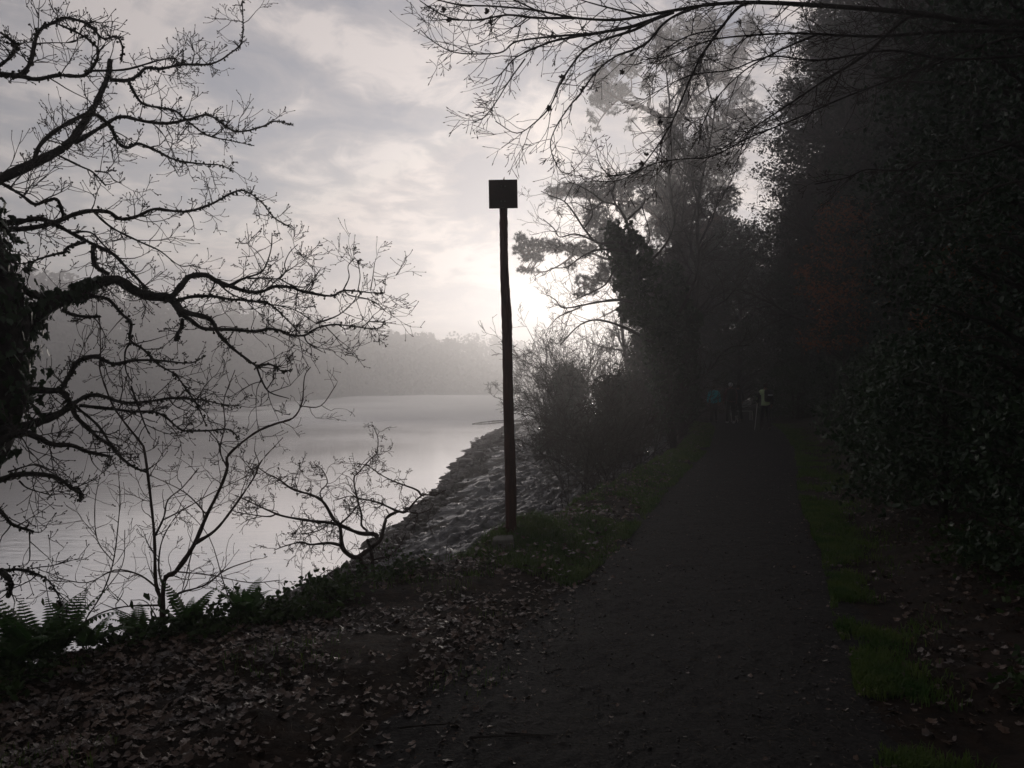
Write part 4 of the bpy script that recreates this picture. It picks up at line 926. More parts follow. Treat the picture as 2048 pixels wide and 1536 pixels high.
# rubble and weed clumps: countless
parts = []
n_ = 1500; Yr = 9 * (100 / 9) ** rng.uniform(0, 1, n_); tr2 = 1.0 - np.abs(rng.normal(0, .055, n_)) - .004
for Y, t_ in zip(Yr, tr2):
    b_, w_ = float(xb(Y)), float(xw(Y)); x = b_ - t_ * (b_ - w_); s_ = rng.uniform(.03, .10) * (1 + Y / 60); z_ = hz(x, Y) + .08
    nv = 9; v = norm(rng.normal(size=(14, 3))) * s_ * np.array((1.3, 1, .7)) * rng.uniform(.75, 1.1, (14, 1))
    parts.append((v + (x, Y, z_), None))
import bmesh
bm = bmesh.new()
bmesh.ops.create_icosphere(bm, subdivisions=1, radius=1); ico = np.array([v.co[:] for v in bm.verts]); icf = np.array([[v.index for v in fc.verts] for fc in bm.faces]); bm.free()
AV = []; 
for (v, _) in parts:
    c_ = v.mean(0); s_ = np.linalg.norm(v - c_, axis=1).mean(); AV.append(ico * (1 + .3 * rng.normal(size=(len(ico), 1))) * s_ * rng.uniform(.7, 1.3, 3) * (1, 1, .7) + c_)
V = np.concatenate(AV); f = (icf[None] + (np.arange(len(AV)) * len(ico))[:, None, None]).reshape(-1, 3)
tag(mk('rubble', V, [f], M['rock'], smooth=False), 'dark rubble and weed lumps scattered along the waterline', 'rubble', kind='stuff')
# driftwood spit
a_, b_ = P(945, 848, 76), P(1012, 842, 82); a_[2] = b_[2] = WATER + .03
dw = thing('driftwood_branch', 'long thin branch lying in the far shallows', 'driftwood', a_)
tb = Tubes(); q = catmull([a_, (a_ * .6 + b_ * .4) + (0, .2, .06), b_ + (0, 0, .05), b_ + (3, 1, -.02)], 8); tb.add(q, np.linspace(.04, .09, len(q)) * (1 + .3 * rng.normal(size=len(q)) * .5)); tb.build('stem', M['bark'], dw, 6)

# ------------------------------------------------------------------ ground cover
def scatter(n, x0, x1, y0, y1, cond, pw=1.0):
    X = rng.uniform(x0, x1, n); Y = y0 * (y1 / y0) ** rng.uniform(0, 1, n); k = cond(X, Y); return X[k], Y[k]
def lobed(C, size, nrm, ang):
    """lobed dead leaves: fan of 13 rim points, curled"""
    n = len(C); th = np.linspace(-math.pi, math.pi, 14)[:-1]
    rad = .62 + .38 * np.abs(np.cos(th * 2.5)); lx = np.cos(th) * rad; ly = np.sin(th) * rad * .72
    nr = norm(nrm); t1 = np.stack([np.cos(ang), np.sin(ang), ang * 0], 1); t1 = norm(t1 - nr * np.sum(t1 * nr, -1, keepdims=True)); t2 = np.cross(nr, t1)
    cx = rng.uniform(-.5, .9, (n, 1)); cy = rng.uniform(-.3, .9, (n, 1))
    h = cx * lx[None] ** 2 * .6 + cy * ly[None] ** 2 * .9 + .08 * rng.normal(size=(n, 13))
    s = size[:, None, None] * .5
    rim = C[:, None] + s * (lx[None, :, None] * t1[:, None] + ly[None, :, None] * t2[:, None] + h[:, :, None] * nr[:, None])
    V = np.concatenate([C[:, None], rim], 1); j = np.arange(13); f = np.stack([j * 0, j + 1, (j + 1) % 13 + 1], 1)
    return V.reshape(-1, 3), [(f[None] + np.arange(n)[:, None, None] * 14).reshape(-1, 3)]
def on_path(X, Y, m=0.0): return np.abs(X - pcx(Y)) < phw(Y) - m
def litter(X, Y, size, lift=.012):
    n = len(X); z = hgt(X, Y) + lift * rng.uniform(.3, 2.2, n); nr = rng.normal(size=(n, 3)) * .38; nr[:, 2] = 1
    return lobed(np.stack([X, Y, z], 1), size * rng.uniform(.35, 1.5, n), nr, rng.uniform(0, 6.283, n))
X1, Y1 = scatter(44000, -5, 1.2, 2.6, 10.5, lambda X, Y: (X < pcx(Y) - phw(Y) + .1 + .35 * fbm(X * 2, Y * 2) + .25 * rng.normal(size=len(X))) & (X > xb(Y) - .9) & (rng.uniform(size=len(X)) < .72 + .55 * fbm(X * 1.1 + 7, Y * 1.1) + .3 * fbm(X * 4, Y * 4)))
X2, Y2 = scatter(16000, 1.2, 9, 2.8, 14, lambda X, Y: (X > pcx(Y) + phw(Y) + .15 + .25 * rng.normal(size=len(X))) & (X < pcx(Y) + phw(Y) + 3.2) & (fbm(X * 1.2, Y * 1.2) > -.4))
X3, Y3 = scatter(16000, -2, 9, 2.8, 30, lambda X, Y: on_path(X, Y) & (rng.uniform(size=len(X)) < .10 + .5 * np.abs((X - pcx(Y)) / phw(Y)) ** 4))
X4, Y4 = scatter(16000, -1, 9, 6.5, 32, lambda X, Y: (X < pcx(Y) - phw(Y)) & (X > xb(Y)))
V, f = join([litter(X1, Y1, .041), litter(X2, Y2, .041), litter(X3, Y3, .026, .03), litter(X4, Y4, .052, .045)])
tag(mk('fallen_leaves', V, f, M['litter'], smooth=False), 'wet brown oak leaves littering the bank and path edges', 'fallen leaves', kind='stuff')
# little twigs and grit on the path
X, Y = scatter(20000, -4, 8, 2.6, 24, lambda X, Y: on_path(X, Y, -.2) | ((X < pcx(Y)) & (X > xb(Y) - .3))); n = len(X); a = rng.uniform(0, 6.283, n); L = rng.uniform(.006, .05, n)
S = np.stack([X, Y, hgt(X, Y) + .03], 1); D = np.stack([np.cos(a), np.sin(a), rng.normal(size=n) * .15], 1)
A_, R_ = grow(S, D, L, rng.uniform(.001, .0022, n), m=3, jit=.2, trop=(0, 0, -.05)); tb = Tubes(); tb.add_many(A_, R_)
tag(tb.build('twig_litter', M['drygrass'], None, 3), 'bits of twig and dry stalk strewn over the dark path', 'twig litter', kind='stuff')

X, Y = scatter(30000, -2, 9, 2.6, 20, lambda X, Y: on_path(X, Y, -.1)); n = len(X)
Pb = (ico[None] * rng.uniform(.5, 1.3, (n, 1, 3)) * (.003 + .010 * rng.uniform(0, 1, (n, 1, 1)) ** 3) * (1, 1, .6)) + np.stack([X, Y, hgt(X, Y) + .022], 1)[:, None]
f = (icf[None] + (np.arange(n) * len(ico))[:, None, None]).reshape(-1, 3)
tag(mk('gravel', Pb.reshape(-1, 3), [f], mat('gravel_stone', (.025, .022, .021), (.20, .18, .17), .7, 60, .3, mid=(.45, .75)), smooth=False), 'loose grit and pebbles on the path', 'gravel', kind='stuff')

def blades(X, Y, h, wd, lean=.5, z0=0.0):
    n = len(X); b = np.stack([X, Y, hgt(X, Y) + z0], 1); a = rng.uniform(0, 6.283, n); l = rng.uniform(.1, lean, n)[:, None]; hh = (np.broadcast_to(h, (n,)) * rng.uniform(.4, 1.4, n))[:, None]
    d = np.stack([np.cos(a), np.sin(a), a * 0], 1); s = np.stack([-np.sin(a), np.cos(a), a * 0], 1) * wd * rng.uniform(.6, 1.2, (n, 1)); up = np.array((0, 0, 1.0))
    m_ = b + up * hh * .6 + d * hh * l * .35; t_ = b + up * hh * (1 - l * .4) + d * hh * l
    V = np.stack([b + s, b - s, m_ - s * .8, m_ + s * .8, t_], 1)
    q = np.array([(0, 1, 2, 3)]); t3 = np.array([(3, 2, 4)]); o_ = np.arange(n)[:, None, None] * 5
    return V.reshape(-1, 3), [(q[None] + o_).reshape(-1, 4), (t3[None] + o_).reshape(-1, 3)]
n_ = 120000; Ya = 6.4 * (34 / 6.4) ** rng.uniform(0, 1, n_); lo_ = xb(Ya) - .25; hi_ = pcx(Ya) - phw(Ya) + .12; Xa = lo_ + (hi_ - lo_) * rng.uniform(0, 1, n_) ** .8; k = rng.uniform(size=n_) < .38 + .9 * fbm(Xa * 1.6, Ya * 1.6 + 30) + .3 * fbm(Xa * 7, Ya * 7) - np.clip(7.6 - Ya, 0, 1) * .3; Xa, Ya = Xa[k], Ya[k]
n_ = 95000; Yb = 3.3 * (34 / 3.3) ** rng.uniform(0, 1, n_); Xb = pcx(Yb) + phw(Yb) + (-.08 + np.abs(rng.normal(0, .5, n_)) * np.clip(.22 + .035 * Yb, .3, .75)) * (1 + .3 * fbm(Yb * 1.3, Yb * 0 + 5)) ; k = rng.uniform(size=n_) < .55 + .9 * fbm(Xb * 1.6 + 20, Yb * 1.6) + .3 * fbm(Xb * 7, Yb * 7); Xb, Yb = Xb[k], Yb[k]
Xc, Yc = scatter(9000, -4, 1, 2.8, 6.5, lambda X, Y: (X < pcx(Y) - phw(Y) + .25) & (X > xb(Y) - .6) & (fbm(X * 1.6 + 3, Y * 1.6 + 3) > .35))
V, f = join([blades(Xa, Ya, .075 + .04 * fbm(Xa * 2.5, Ya * 2.5), .0038, .9), blades(Xb, Yb, .055, .004, .8), blades(Xc, Yc, .06, .0026, .9)])
tag(mk('grass', V, f, M['grass'], smooth=False), 'short rough grass on both verges of the path', 'grass', kind='stuff')
# grassy hump by the post
q = rng.normal(size=(5200, 3)); cen = P(1066, 1085, 7.7); X = cen[0] + q[:, 0] * .20; Y = cen[1] + q[:, 1] * .25
hb = np.exp(-((X - cen[0]) ** 2 + (Y - cen[1]) ** 2) / .12) * .10
V, f = blades(X, Y, .13, .003, 1.0); 
tus = mk('grass_tussock', V + np.array((0, 0, 0)), f, M['grass'], smooth=False); tag(tus, 'overhanging grass tussock hiding the foot of the marker post', 'tussock')

# ferns
def frond(base, az, L, rise, curve, pin=.11):
    n = 20; t_ = np.linspace(0, 1, n); dirh = np.array((math.cos(az), math.sin(az), 0)); el = rise - curve * t_ ** 1.3
    d = np.stack([np.cos(el) * dirh[0], np.cos(el) * dirh[1], np.sin(el)], 1); c = base + np.concatenate([[(0, 0, 0)], np.cumsum(d[:-1] * L / (n - 1), 0)])
    side = np.array((-dirh[1], dirh[0], 0)); tb = Tubes(); tb.add(c, np.linspace(.0028, .0008, n)); pr = [tb.arrays(4)]
    idx = np.arange(3, n); idx = np.repeat(idx, 2); sg = np.tile([1, -1], len(idx) // 2); sz = pin * L / .5 * np.interp(t_[idx], [0, .15, .45, 1], [.3, .85, 1, .12])
    nn = np.cross(side, d[idx]); nn = norm(nn * -1)
    hh = .5
    Cc = c[idx] + np.where(rng.uniform(size=(len(idx), 1)) < .5, 0, 0) ; dv = side[None] * sg[:, None] + d[idx] * .35 + np.array((0, 0, -.15))
    dv = norm(dv); b = norm(np.cross(nn, dv)); Lp = sz[:, None]; W = Lp * .10 + .0028
    V = np.stack([Cc + b * W * .8, Cc - b * W * .8, Cc + dv * Lp * .55 - b * W, Cc + dv * Lp * .55 + b * W, Cc + dv * Lp - nn * Lp * .12], 1).reshape(-1, 3)
    o_ = np.arange(len(idx))[:, None, None] * 5
    pr.append((V, [(np.array([(0, 1, 2, 3)])[None] + o_).reshape(-1, 4), (np.array([(3, 2, 4)])[None] + o_).reshape(-1, 3)]))
    return join(pr)
def fern(label, loc, nf, L):
    o = thing('fern', label, 'fern', loc, group='ferns on the bank edge')
    for k in range(nf):
        az = 6.283 * k / nf + rng.uniform(-.4, .4); V, f = frond(np.array(loc) + (0, 0, .01), az, L * rng.uniform(.7, 1.1), rng.uniform(1.0, 1.45), rng.uniform(.7, 1.6))
        mk('frond', V, f, M['fern'], o, smooth=False)
for (px, Y, nf, L, lb) in [(62, 4.35, 9, .62, 'tallest fern with upright fronds at the far end of the bank'), (120, 4.5, 8, .5, 'fern pressed against the tallest fern'), (175, 4.6, 6, .42, 'arching fern over the bare bank gap'), (275, 4.9, 7, .36, 'small fern just before the forked sapling'),
                        (372, 5.0, 7, .42, 'fern at the foot of the forked sapling'), (490, 5.25, 7, .40, 'bright fern standing clear against the water'), (20, 4.2, 8, .42, 'fern under the lowest oak limbs')]:
    x = (px - 1024) / F * Y; fern(lb, (x, Y, G(x, Y)), nf, L * .86)

# brambles
def bramble(label, loc, n, W, H, size=.045):
    o = thing('bramble', label, 'bramble', loc, group='leafy brambles along the bank top'); L = np.array(loc, float)
    a = rng.uniform(0, 6.283, n); D = np.stack([np.cos(a) * W, np.sin(a) * W, np.full(n, H)], 1); st = grow(np.repeat(L[None], n, 0), D, np.full(n, math.hypot(W, H)) * rng.uniform(.6, 1.2, n), np.full(n, .0028), m=9, jit=.18, trop=(0, 0, -.10))
    tb = Tubes(); tb.add_many(*st); tb.build('canes', M['redtwig'], o, 4)
    pts_ = st[0][:, 2:].reshape(-1, 3); pts_ = np.repeat(pts_, 6, 0) + rng.normal(size=(len(pts_) * 6, 3)) * .035
    V_, f_ = leaves(pts_, size, flat=.25, aspect=.62, fold=.15); mk('leaves', V_, f_, M['bramble'], o, smooth=False)
for (px, Y, n, W, H, lb) in [(600, 5.5, 18, .25, .11, 'bramble patch between the bright fern and the hawthorn'), (530, 5.35, 18, .25, .14, 'bramble behind the bright fern'), (660, 6.0, 22, .28, .11, 'bramble in front of the hawthorn foot'), (740, 6.5, 24, .3, .12, 'bramble round the hawthorn base'),
                           (420, 5.0, 16, .24, .12, 'bramble beside the forked sapling'), (350, 4.9, 14, .22, .09, 'bramble wrapped round the foot of the forked sapling'), (230, 4.7, 9, .2, .05, 'bramble in the gap between ferns'), (110, 4.35, 12, .25, .08, 'bramble under the tall ferns'), (820, 6.8, 22, .3, .12, 'low bramble between hawthorn and marker post'), (20, 4.1, 12, .3, .10, 'bramble at the foot of the leaning oak')]:
    x = (px - 1024) / F * Y; bramble(lb, (x, Y, G(x, Y)), n, W, H)
# landward brambles on the leafy slope
for i_, (x, y, n, W, H, lb) in enumerate([(3.6, 4.9, 26, .5, .3, 'bramble on the leafy slope nearest the camera'), (3.9, 6.4, 30, .5, .35, 'bramble under the nearest holly'), (5.2, 9.8, 34, .6, .4, 'bramble where the leafy slope meets the bushes'), (6.8, 13, 34, .7, .45, 'bramble further along the landward verge'), (2.9, 3.9, 20, .35, .2, 'small bramble sprawling by the leafy verge corner')]):
    bramble(lb, (x, y, G(x, y)), n, W, H, .05)
# large pale-veined leaves by the sapling
o = thing('hazel_shoot', 'shoot with broad hanging leaves beside the forked sapling', 'leafy shoot', onbank(330, 5.1))
st = [TR('326 1300 330 1230 345 1200', 5.05, 5.0, 2, 1), TR('326 1260 295 1205 262 1200', 5.05, 5.0, 2, 1), TR('326 1290 280 1240 200 1205', 5.0, 4.9, 1.6, 1)]
tb = Tubes(); [tb.add(*q) for q in st]; tb.build('stems', M['redtwig'], o, 5)
C = np.array([P(x_, y_, 5.0) for x_, y_ in ((342, 1200), (354, 1200), (318, 1190), (300, 1200), (288, 1185), (262, 1200), (305, 1215), (312, 1235), (100, 1235), (112, 1240), (85, 1195), (104, 1205))])
V, f = leaves(C, .075, droop=1.2, aspect=.6, fold=.1); mk('leaves', V, f, M['bramble'], o)

# thin dead stalks standing on the bank
for i_, (px, py0, py1, Y, lb) in enumerate([(560, 1255, 1148, 5.8, 'forked dead stalk before the hawthorn'), (600, 1222, 1118, 6.0, 'tallest straight dead stalk'), (606, 1215, 1126, 6.05, 'thin stalk touching the tallest one'), (645, 1200, 1135, 6.2, 'short stalk under the hawthorn twigs'), (880, 1160, 1055, 6.9, 'dead stalk against the mud, first beyond the hawthorn'), (893, 1158, 1062, 6.9, 'dead stalk against the mud, second beyond the hawthorn'), (925, 1152, 1080, 7.0, 'short dead stalk nearest the concrete block'), (545, 1240, 1193, 5.6, 'leaning dead stalk by the bright fern')]):
    x = (px - 1024) / F * Y; g_ = G(x, Y); a_ = np.array((x, Y, g_ - .02)); t_ = P(px + rng.uniform(-4, 6), py1, Y)
    o = thing('dead_stalk', lb, 'dead stalk', (x, Y, g_), group='thin dead stalks on the bank')
    tb = Tubes(); m_ = catmull([a_, (a_ + t_) / 2 + rng.normal(size=3) * .012, t_], 5); tb.add(m_, np.linspace(.0028, .0012, len(m_)))
    for k in range(4):
        j = rng.integers(3, len(m_) - 1); tb.add([m_[j], m_[j] + rng.normal(size=3) * .02 + (0, 0, .03)], [.0012, .0008])
    tb.build('stem', M['redtwig'], o, 5)

# fallen sticks on the path edge
for i_, (px, py, L, a, lb) in enumerate([(690, 1505, .16, .9, 'pale snapped stick among leaves at the near corner'), (940, 1490, .34, .1, 'long thin dark stick lying along the path edge'), (1010, 1480, .22, -.2, 'short dark stick on the gravel'), (800, 1470, .3, .35, 'curved stick in the leaf litter')]):
    Y = EYE * F / (py - HOR); x = (px - 1024) / F * Y; z_ = G(x, Y) + .035
    S = np.array([(x, Y, z_)]); A_, R_ = grow(S, np.array([(math.cos(a), math.sin(a), .02)]), np.array([L]), np.array([.006]), m=8, jit=.10, trop=(0, 0, 0)); A_[:, :, 2] = z_
    tb = Tubes(); tb.add_many(A_, R_); o = tb.build('fallen_stick', M['drygrass'] if i_ == 0 else M['bark'], None, 6); tag(o, lb, 'stick', 'fallen sticks')

# ------------------------------------------------------------------ people
MP = {}
MP['skin'] = mat('skin', (.22, .13, .095), (.27, .16, .12), .6, 10)
MP['teal'] = mat('teal_jacket', (.03, .46, .54), (.04, .55, .62), .55, 12, .4, .3, 30)
MP['maroon'] = mat('maroon_jacket', (.13, .055, .07), (.17, .08, .09), .6, 12, .4, .3, 30)
MP['dark'] = mat('black_cloth', (.010, .010, .012), (.02, .02, .022), .75, 12)
MP['navy'] = mat('navy_jacket', (.03, .032, .042), (.045, .048, .06), .6, 12, .4, .3, 30)
MP['hivis'] = mat('hi_vis_vest', (.52, .66, .36), (.60, .72, .44), .5, 12)
MP['strip'] = mat('reflective_strip', (.55, .56, .58), (.62, .63, .65), .35, 12)
MP['white'] = mat('white_hair', (.60, .60, .60), (.75, .75, .74), .7, 40)
MP['hair'] = mat('brown_hair', (.03, .02, .015), (.05, .035, .025), .6, 40)
MP['shoe'] = mat('shoe', (.02, .02, .02), (.04, .04, .04), .5, 20)
MP['paleshoe'] = mat('pale_shoe', (.45, .45, .45), (.55, .55, .55), .5, 20)
MP['pole'] = mat('white_stick', (.70, .72, .68), (.8, .8, .78), .4, 20)

def skin_obj(name, verts, edges, radii, m, parent, sub=1):
    me = bpy.data.meshes.new(name); me.from_pydata([tuple(v) for v in verts], edges, []); me.materials.append(m)
    ob = bpy.data.objects.new(name, me); COL.objects.link(ob)
    md = ob.modifiers.new('skin', 'SKIN'); md.use_smooth_shade = True
    lay = me.skin_vertices[0].data
    for i, r in enumerate(radii): lay[i].radius = (r, r) if np.isscalar(r) else r
    lay[0].use_root = True
    ss = ob.modifiers.new('sub', 'SUBSURF'); ss.levels = sub; ss.render_levels = sub
    bpy.context.view_layer.update()
    dg = bpy.context.evaluated_depsgraph_get(); me2 = bpy.data.meshes.new_from_object(ob.evaluated_get(dg)); me2.name = name
    bpy.data.objects.remove(ob)
    o2 = bpy.data.objects.new(name, me2); COL.objects.link(o2); o2.parent = parent
    for p_ in me2.polygons: p_.use_smooth = True
    if not me2.materials: me2.materials.append(m)
    return o2

def person(label, loc, rz, H, coat, coatname, trous, hairm, step=.12, armL=None, armR=None, hood=False, shoes='shoe'):
    o = thing('person', label, 'person', loc, rz); s = H / 1.72
    def a(x, y, z): return (x * s, y * s, z * s)
    aL = armL or [(-.19, 0, 1.41), (-.26, -.05, 1.14), (-.27, .06, .92)]; aR = armR or [(.19, 0, 1.41), (.26, .02, 1.14), (.26, .12, .93)]
    V = []; E = []; Rr = []
    def v(p_, r_): V.append(a(*p_)); Rr.append(r_ * s if np.isscalar(r_) else (r_[0] * s, r_[1] * s)); return len(V) - 1
    pel = v((0, 0, .95), (.10, .08)); sp_ = v((0, 0, 1.15), (.10, .075)); ch = v((0, .0, 1.32), (.14, .10)); nb = v((0, -.01, 1.45), .06); nk = v((0, .01, 1.52), .052); hd = v((0, .025, 1.61), (.078, .09)); tp2 = v((0, .015, 1.69), (.06, .07))
    E += [(pel, sp_), (sp_, ch), (ch, nb), (nb, nk), (nk, hd), (hd, tp2)]
    nose = v((0, .115, 1.60), .012); E.append((hd, nose))
    for sg, arm, fw in ((-1, aL, step), (1, aR, -step)):
        sh_ = v(arm[0], .055); el_ = v(arm[1], .042); wr = v(arm[2], .028)
        E += [(ch, sh_), (sh_, el_), (el_, wr)]
        dv = np.array(arm[2]) - np.array(arm[1]); dv = dv / np.linalg.norm(dv); hc = np.array(arm[2]) + dv * .06; pm = v(hc, .030); E.append((wr, pm))
        for k, (fx, fl) in enumerate(((-.022, .065), (-.008, .078), (.007, .075), (.021, .06))):
            b0 = hc + dv * .03 + np.array((0, fx, 0)); m0 = b0 + dv * fl * .5; t0 = m0 + dv * fl * .4 + np.array((-sg * .018, 0, 0))
            i0, i1, i2 = v(b0, .009), v(m0, .0085), v(t0, .007); E += [(pm, i0), (i0, i1), (i1, i2)]
        th0 = v(hc + np.array((0, .035, .0)), .010); th1 = v(hc + np.array((-sg * .01, .05, 0)) + dv * .03, .009); E += [(pm, th0), (th0, th1)]
        hp = v((sg * .08, 0, .88), .06); kn = v((sg * .095, fw * .7 + .03, .50), .045); an_ = v((sg * .095, fw * 1.5 - (.05 if fw < 0 else 0), .09 + (.05 if fw < 0 else 0)), .042); toe = v((sg * .105, fw * 1.5 + .13, .035), .034)
        E += [(pel, hp), (hp, kn), (kn, an_), (an_, toe)]
    skin_obj('body', V, E, Rr, MP['skin'], o)
    # jacket
    V2, E2, R2 = [], [], []
    def w_(p_, r_): V2.append(a(*p_)); R2.append((r_[0] * s, r_[1] * s) if not np.isscalar(r_) else r_ * s); return len(V2) - 1
    c0 = w_((0, 0, 1.15), (.165, .125)); c1_ = w_((0, 0, 1.34), (.17, .125)); c2_ = w_((0, -.01, 1.47), (.085, .08)); cb_ = w_((0, 0, .98), (.17, .13)); ch_ = w_((0, 0, .84), (.19, .15))
    E2 += [(c0, c1_), (c1_, c2_), (c0, cb_), (cb_, ch_)]
    for arm in (aL, aR):
        q0 = w_(np.array(arm[0]) + (0, 0, -.01), .078); q1 = w_(arm[1], .060); q2 = w_(arm[2], .046); E2 += [(c1_, q0), (q0, q1), (q1, q2)]
    skin_obj(coatname, V2, E2, R2, coat, o)
    # trousers
    V3, E3, R3 = [], [], []
    def t_(p_, r_): V3.append(a(*p_)); R3.append((r_[0] * s, r_[1] * s) if not np.isscalar(r_) else r_ * s); return len(V3) - 1
    p0 = t_((0, 0, 1.02), (.15, .115))
    for sg, fw in ((-1, step), (1, -step)):
        h1 = t_((sg * .085, 0, .82), .100); k1 = t_((sg * .095, fw * .7 + .03, .50), .074); n1_ = t_((sg * .095, fw * 1.5 - (.05 if fw < 0 else 0), .05 + (.05 if fw < 0 else 0)), .072); E3 += [(p0, h1), (h1, k1), (k1, n1_)]
    skin_obj('trousers', V3, E3, R3, trous, o)
    for sg, fw in ((-1, step), (1, -step)):
        yb = fw * 1.5 - (.05 if fw < 0 else 0)
        skin_obj('shoe', [a(sg * .097, yb - .03, .05 + (.03 if fw < 0 else 0)), a(sg * .10, yb + .06, .045), a(sg * .105, yb + .17, .035)], [(0, 1), (1, 2)], [.07 * s, .06 * s, .045 * s], MP[shoes], o)
    # hair
    skin_obj('hair', [a(0, -.045, 1.53), a(0, -.035, 1.62), a(0, .0, 1.70)], [(0, 1), (1, 2)], [(.09 * s, .07 * s), (.115 * s, .11 * s), (.09 * s, .10 * s)], hairm, o)
    if hood: skin_obj('hood', [a(0, -.08, 1.44), a(0, -.085, 1.50)], [(0, 1)], [(.10 * s, .05 * s), (.085 * s, .04 * s)], coat, o)
    return o
def at(px, Y): x = (px - 1024) / F * Y; return (x, Y, G(x, Y) + .02)
pe1 = person('walker in teal jacket and dark trousers, on the river side of the group', at(1428, 34.5), R(-8), 1.62, MP['teal'], 'jacket', MP['dark'], MP['hair'], .10, hood=True)
pe2 = person('white haired walker in maroon jacket at the middle of the group', at(1461, 34.0), R(-5), 1.74, MP['maroon'], 'jacket', MP['dark'], MP['white'], .12, shoes='paleshoe')
pe3 = person('walker in dark navy coat close beside the white haired one', at(1476, 35.2), R(4), 1.68, MP['navy'], 'coat', MP['dark'], MP['hair'], .10)
pe4 = person('nearest walker in hi-vis vest and dark rucksack with a pale stick', at(1531, 28.6), R(0), 1.70, MP['hivis'], 'vest', MP['dark'], MP['hair'], .11, armL=[(-.19, 0, 1.41), (-.27, .0, 1.15), (-.24, .16, .98)])
# dark sleeves, rucksack and a reflective band
def loc_box(cx, cy, cz, sx, sy, sz, name, m, par, bev=.03, rx=0.0):
    v, f_ = box(0, 0, 0, sx, sy, sz); v = v + np.array((cx, cy, cz)) + np.array(par.location); ob = mk(name, v, f_, m, par, True); bevel(ob, bev, 3); return ob
pk = loc_box(.05, -.22, 1.24, .30, .17, .44, 'rucksack', MP['dark'], pe4, .06); pk.name = 'rucksack'
loc_box(.07, -.311, 1.26, .17, .012, .045, 'reflective_band', MP['strip'], pe4, .004)
loc_box(.0, -.20, 1.20, .34, .20, .50, 'rucksack', MP['dark'], pe2, .07)
for sg in (-1, 1):
    q0 = [(sg * .19, 0, 1.41), (sg * .265, .0 if sg < 0 else .02, 1.145), ((-.24, .16, .98) if sg < 0 else (.26, .12, .93))]
    skin_obj('sleeve', [tuple(np.array(q) * 1.70 / 1.72) for q in q0], [(0, 1), (1, 2)], [.083, .066, .050], MP['dark'], pe4)
hx = np.array(at(1531, 28.6)); hnd = hx + (-.245, .17, .93)
stk = thing('walking_stick', 'pale straight walking stick held by the walker in the vest', 'walking stick', (hnd[0] - .08, hnd[1] + .04, hx[2]))
tb = Tubes(); tb.add([hnd + (.005, 0, .06), hnd, (hnd[0] - .045, hnd[1] + .03, hx[2] + .35), (hnd[0] - .08, hnd[1] + .04, hx[2])], [.016, .014, .012, .010]); tb.build('shaft', MP['pole'], stk, 8)
tb = Tubes(); tb.add([hnd + (-.02, -.02, .07), hnd + (.05, .03, .075)], [.018, .016]); tb.build('handle', MP['dark'], stk, 8)
# small white dog at the walkers' feet
M['dog'] = mat('white_dog_fur', (.35, .34, .32), (.5, .49, .47), .9, 40)
dl = at(1470, 34.4); dg_ = thing('dog', 'small pale dog trotting at the heels of the white haired walker', 'dog', dl, R(10))
V = [(0, 0, .24), (0, .14, .25), (0, .24, .24), (0, .31, .30), (0, .36, .36), (0, .44, .345), (0, -.10, .24), (0, -.17, .28), (0, -.23, .35)]
E = [(0, 1), (1, 2), (2, 3), (3, 4), (4, 5), (0, 6), (6, 7), (7, 8)]; Rd = [.075, .085, .08, .05, .05, .022, .07, .03, .012]
for sg in (-1, 1):
    n0 = len(V); V += [(sg * .05, .22, .17), (sg * .05, .20, .09), (sg * .05, .22, .02)]; E += [(2, n0), (n0, n0 + 1), (n0 + 1, n0 + 2)]; Rd += [.03, .02, .02]
    n0 = len(V); V += [(sg * .055, -.08, .17), (sg * .055, -.15, .10), (sg * .055, -.12, .02)]; E += [(6, n0), (n0, n0 + 1), (n0 + 1, n0 + 2)]; Rd += [.04, .02, .02]
    n0 = len(V); V += [(sg * .035, .345, .40), (sg * .045, .34, .44)]; E += [(4, n0), (n0, n0 + 1)]; Rd += [.018, .008]
skin_obj('body', V, E, Rd, M['dog'], dg_)
# pale bench by the path
bl = np.array(at(1484, 37.0)); M['benchwood'] = mat('pale_bench_wood', (.30, .30, .29), (.42, .42, .40), .6, 8, .3, .3, 30)
bn = thing('park_bench', 'pale slatted bench beside the path behind the dark coated walker', 'bench', bl)
loc_box(0, 0, .42, .95, .40, .04, 'seat', M['benchwood'], bn, .008)
loc_box(0, .21, .72, .95, .035, .26, 'backrest', M['benchwood'], bn, .008)
for x_ in (-.42, .42):
    loc_box(x_, -.16, .20, .05, .05, .40, 'leg', M['benchwood'], bn, .006); loc_box(x_, .17, .20, .05, .05, .40, 'leg', M['benchwood'], bn, .006)

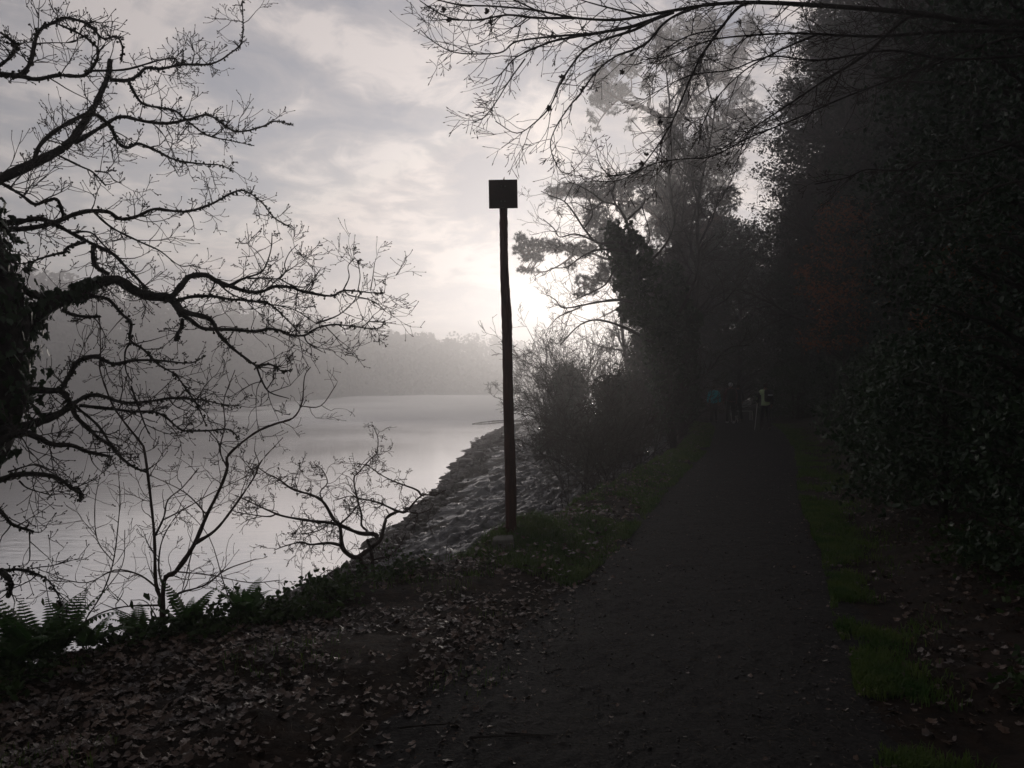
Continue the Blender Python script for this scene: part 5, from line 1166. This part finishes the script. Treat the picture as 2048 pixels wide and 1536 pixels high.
# ------------------------------------------------------------------ mist
hz_m = bpy.data.materials.new('haze_air'); hz_m.use_nodes = True; t = NT(hz_m.node_tree)
pv = t.n('ShaderNodeVolumePrincipled', Color=(.96, .95, .96)); pv.inputs['Density'].default_value = .0048; pv.inputs['Anisotropy'].default_value = .74
t.n('ShaderNodeOutputMaterial', Volume=pv.outputs[0])
V = np.array([(x, y, z) for x in (-400, 390) for y in (-45, 450) for z in (-4.8, 38.0)]); f = np.array([(0, 1, 3, 2), (4, 6, 7, 5), (0, 4, 5, 1), (2, 3, 7, 6), (0, 2, 6, 4), (1, 5, 7, 3)])
tag(mk('haze', V, [f], hz_m, smooth=False), 'thin morning mist over the river', 'mist', kind='stuff')

# low wisps lying on the far reach of the river
wm = bpy.data.materials.new('wisp_air'); wm.use_nodes = True; t = NT(wm.node_tree)
pv = t.n('ShaderNodeVolumePrincipled', Color=(.97, .97, .97)); pv.inputs['Density'].default_value = .10; pv.inputs['Anisotropy'].default_value = .5
t.n('ShaderNodeOutputMaterial', Volume=pv.outputs[0])
import bmesh
for i_, (px, Y, rx, ry, h, lb) in enumerate([(930, 150, 30, 42, 1.7, 'bank of low mist on the bright far reach beside the marker post'), (770, 115, 20, 22, 1.3, 'thin wisp of mist off the tip of the mud flat'), (990, 100, 16, 20, 1.2, 'wisp of mist behind the marker post'), (640, 92, 12, 13, 1.0, 'nearest wisp of mist over mid river')]):
    bm = bmesh.new(); bmesh.ops.create_icosphere(bm, subdivisions=4, radius=1)
    V_ = np.array([v.co[:] for v in bm.verts]); f_ = np.array([[v.index for v in fc.verts] for fc in bm.faces]); bm.free()
    n_ = fbm(V_[:, 0] * 2 + i_ * 7, V_[:, 1] * 2 + V_[:, 2] + 3, 3); V_ = V_ * (1 + .22 * n_[:, None]); V_[:, 2] = np.maximum(V_[:, 2], -.02)
    x = (px - 1024) / F * Y; o = mk('mist_bank', V_ * np.array((rx, ry, h)), [f_], wm); o.location = (x, Y, WATER + .06)
    tag(o, lb, 'mist', 'wisps of mist on the river', 'stuff')
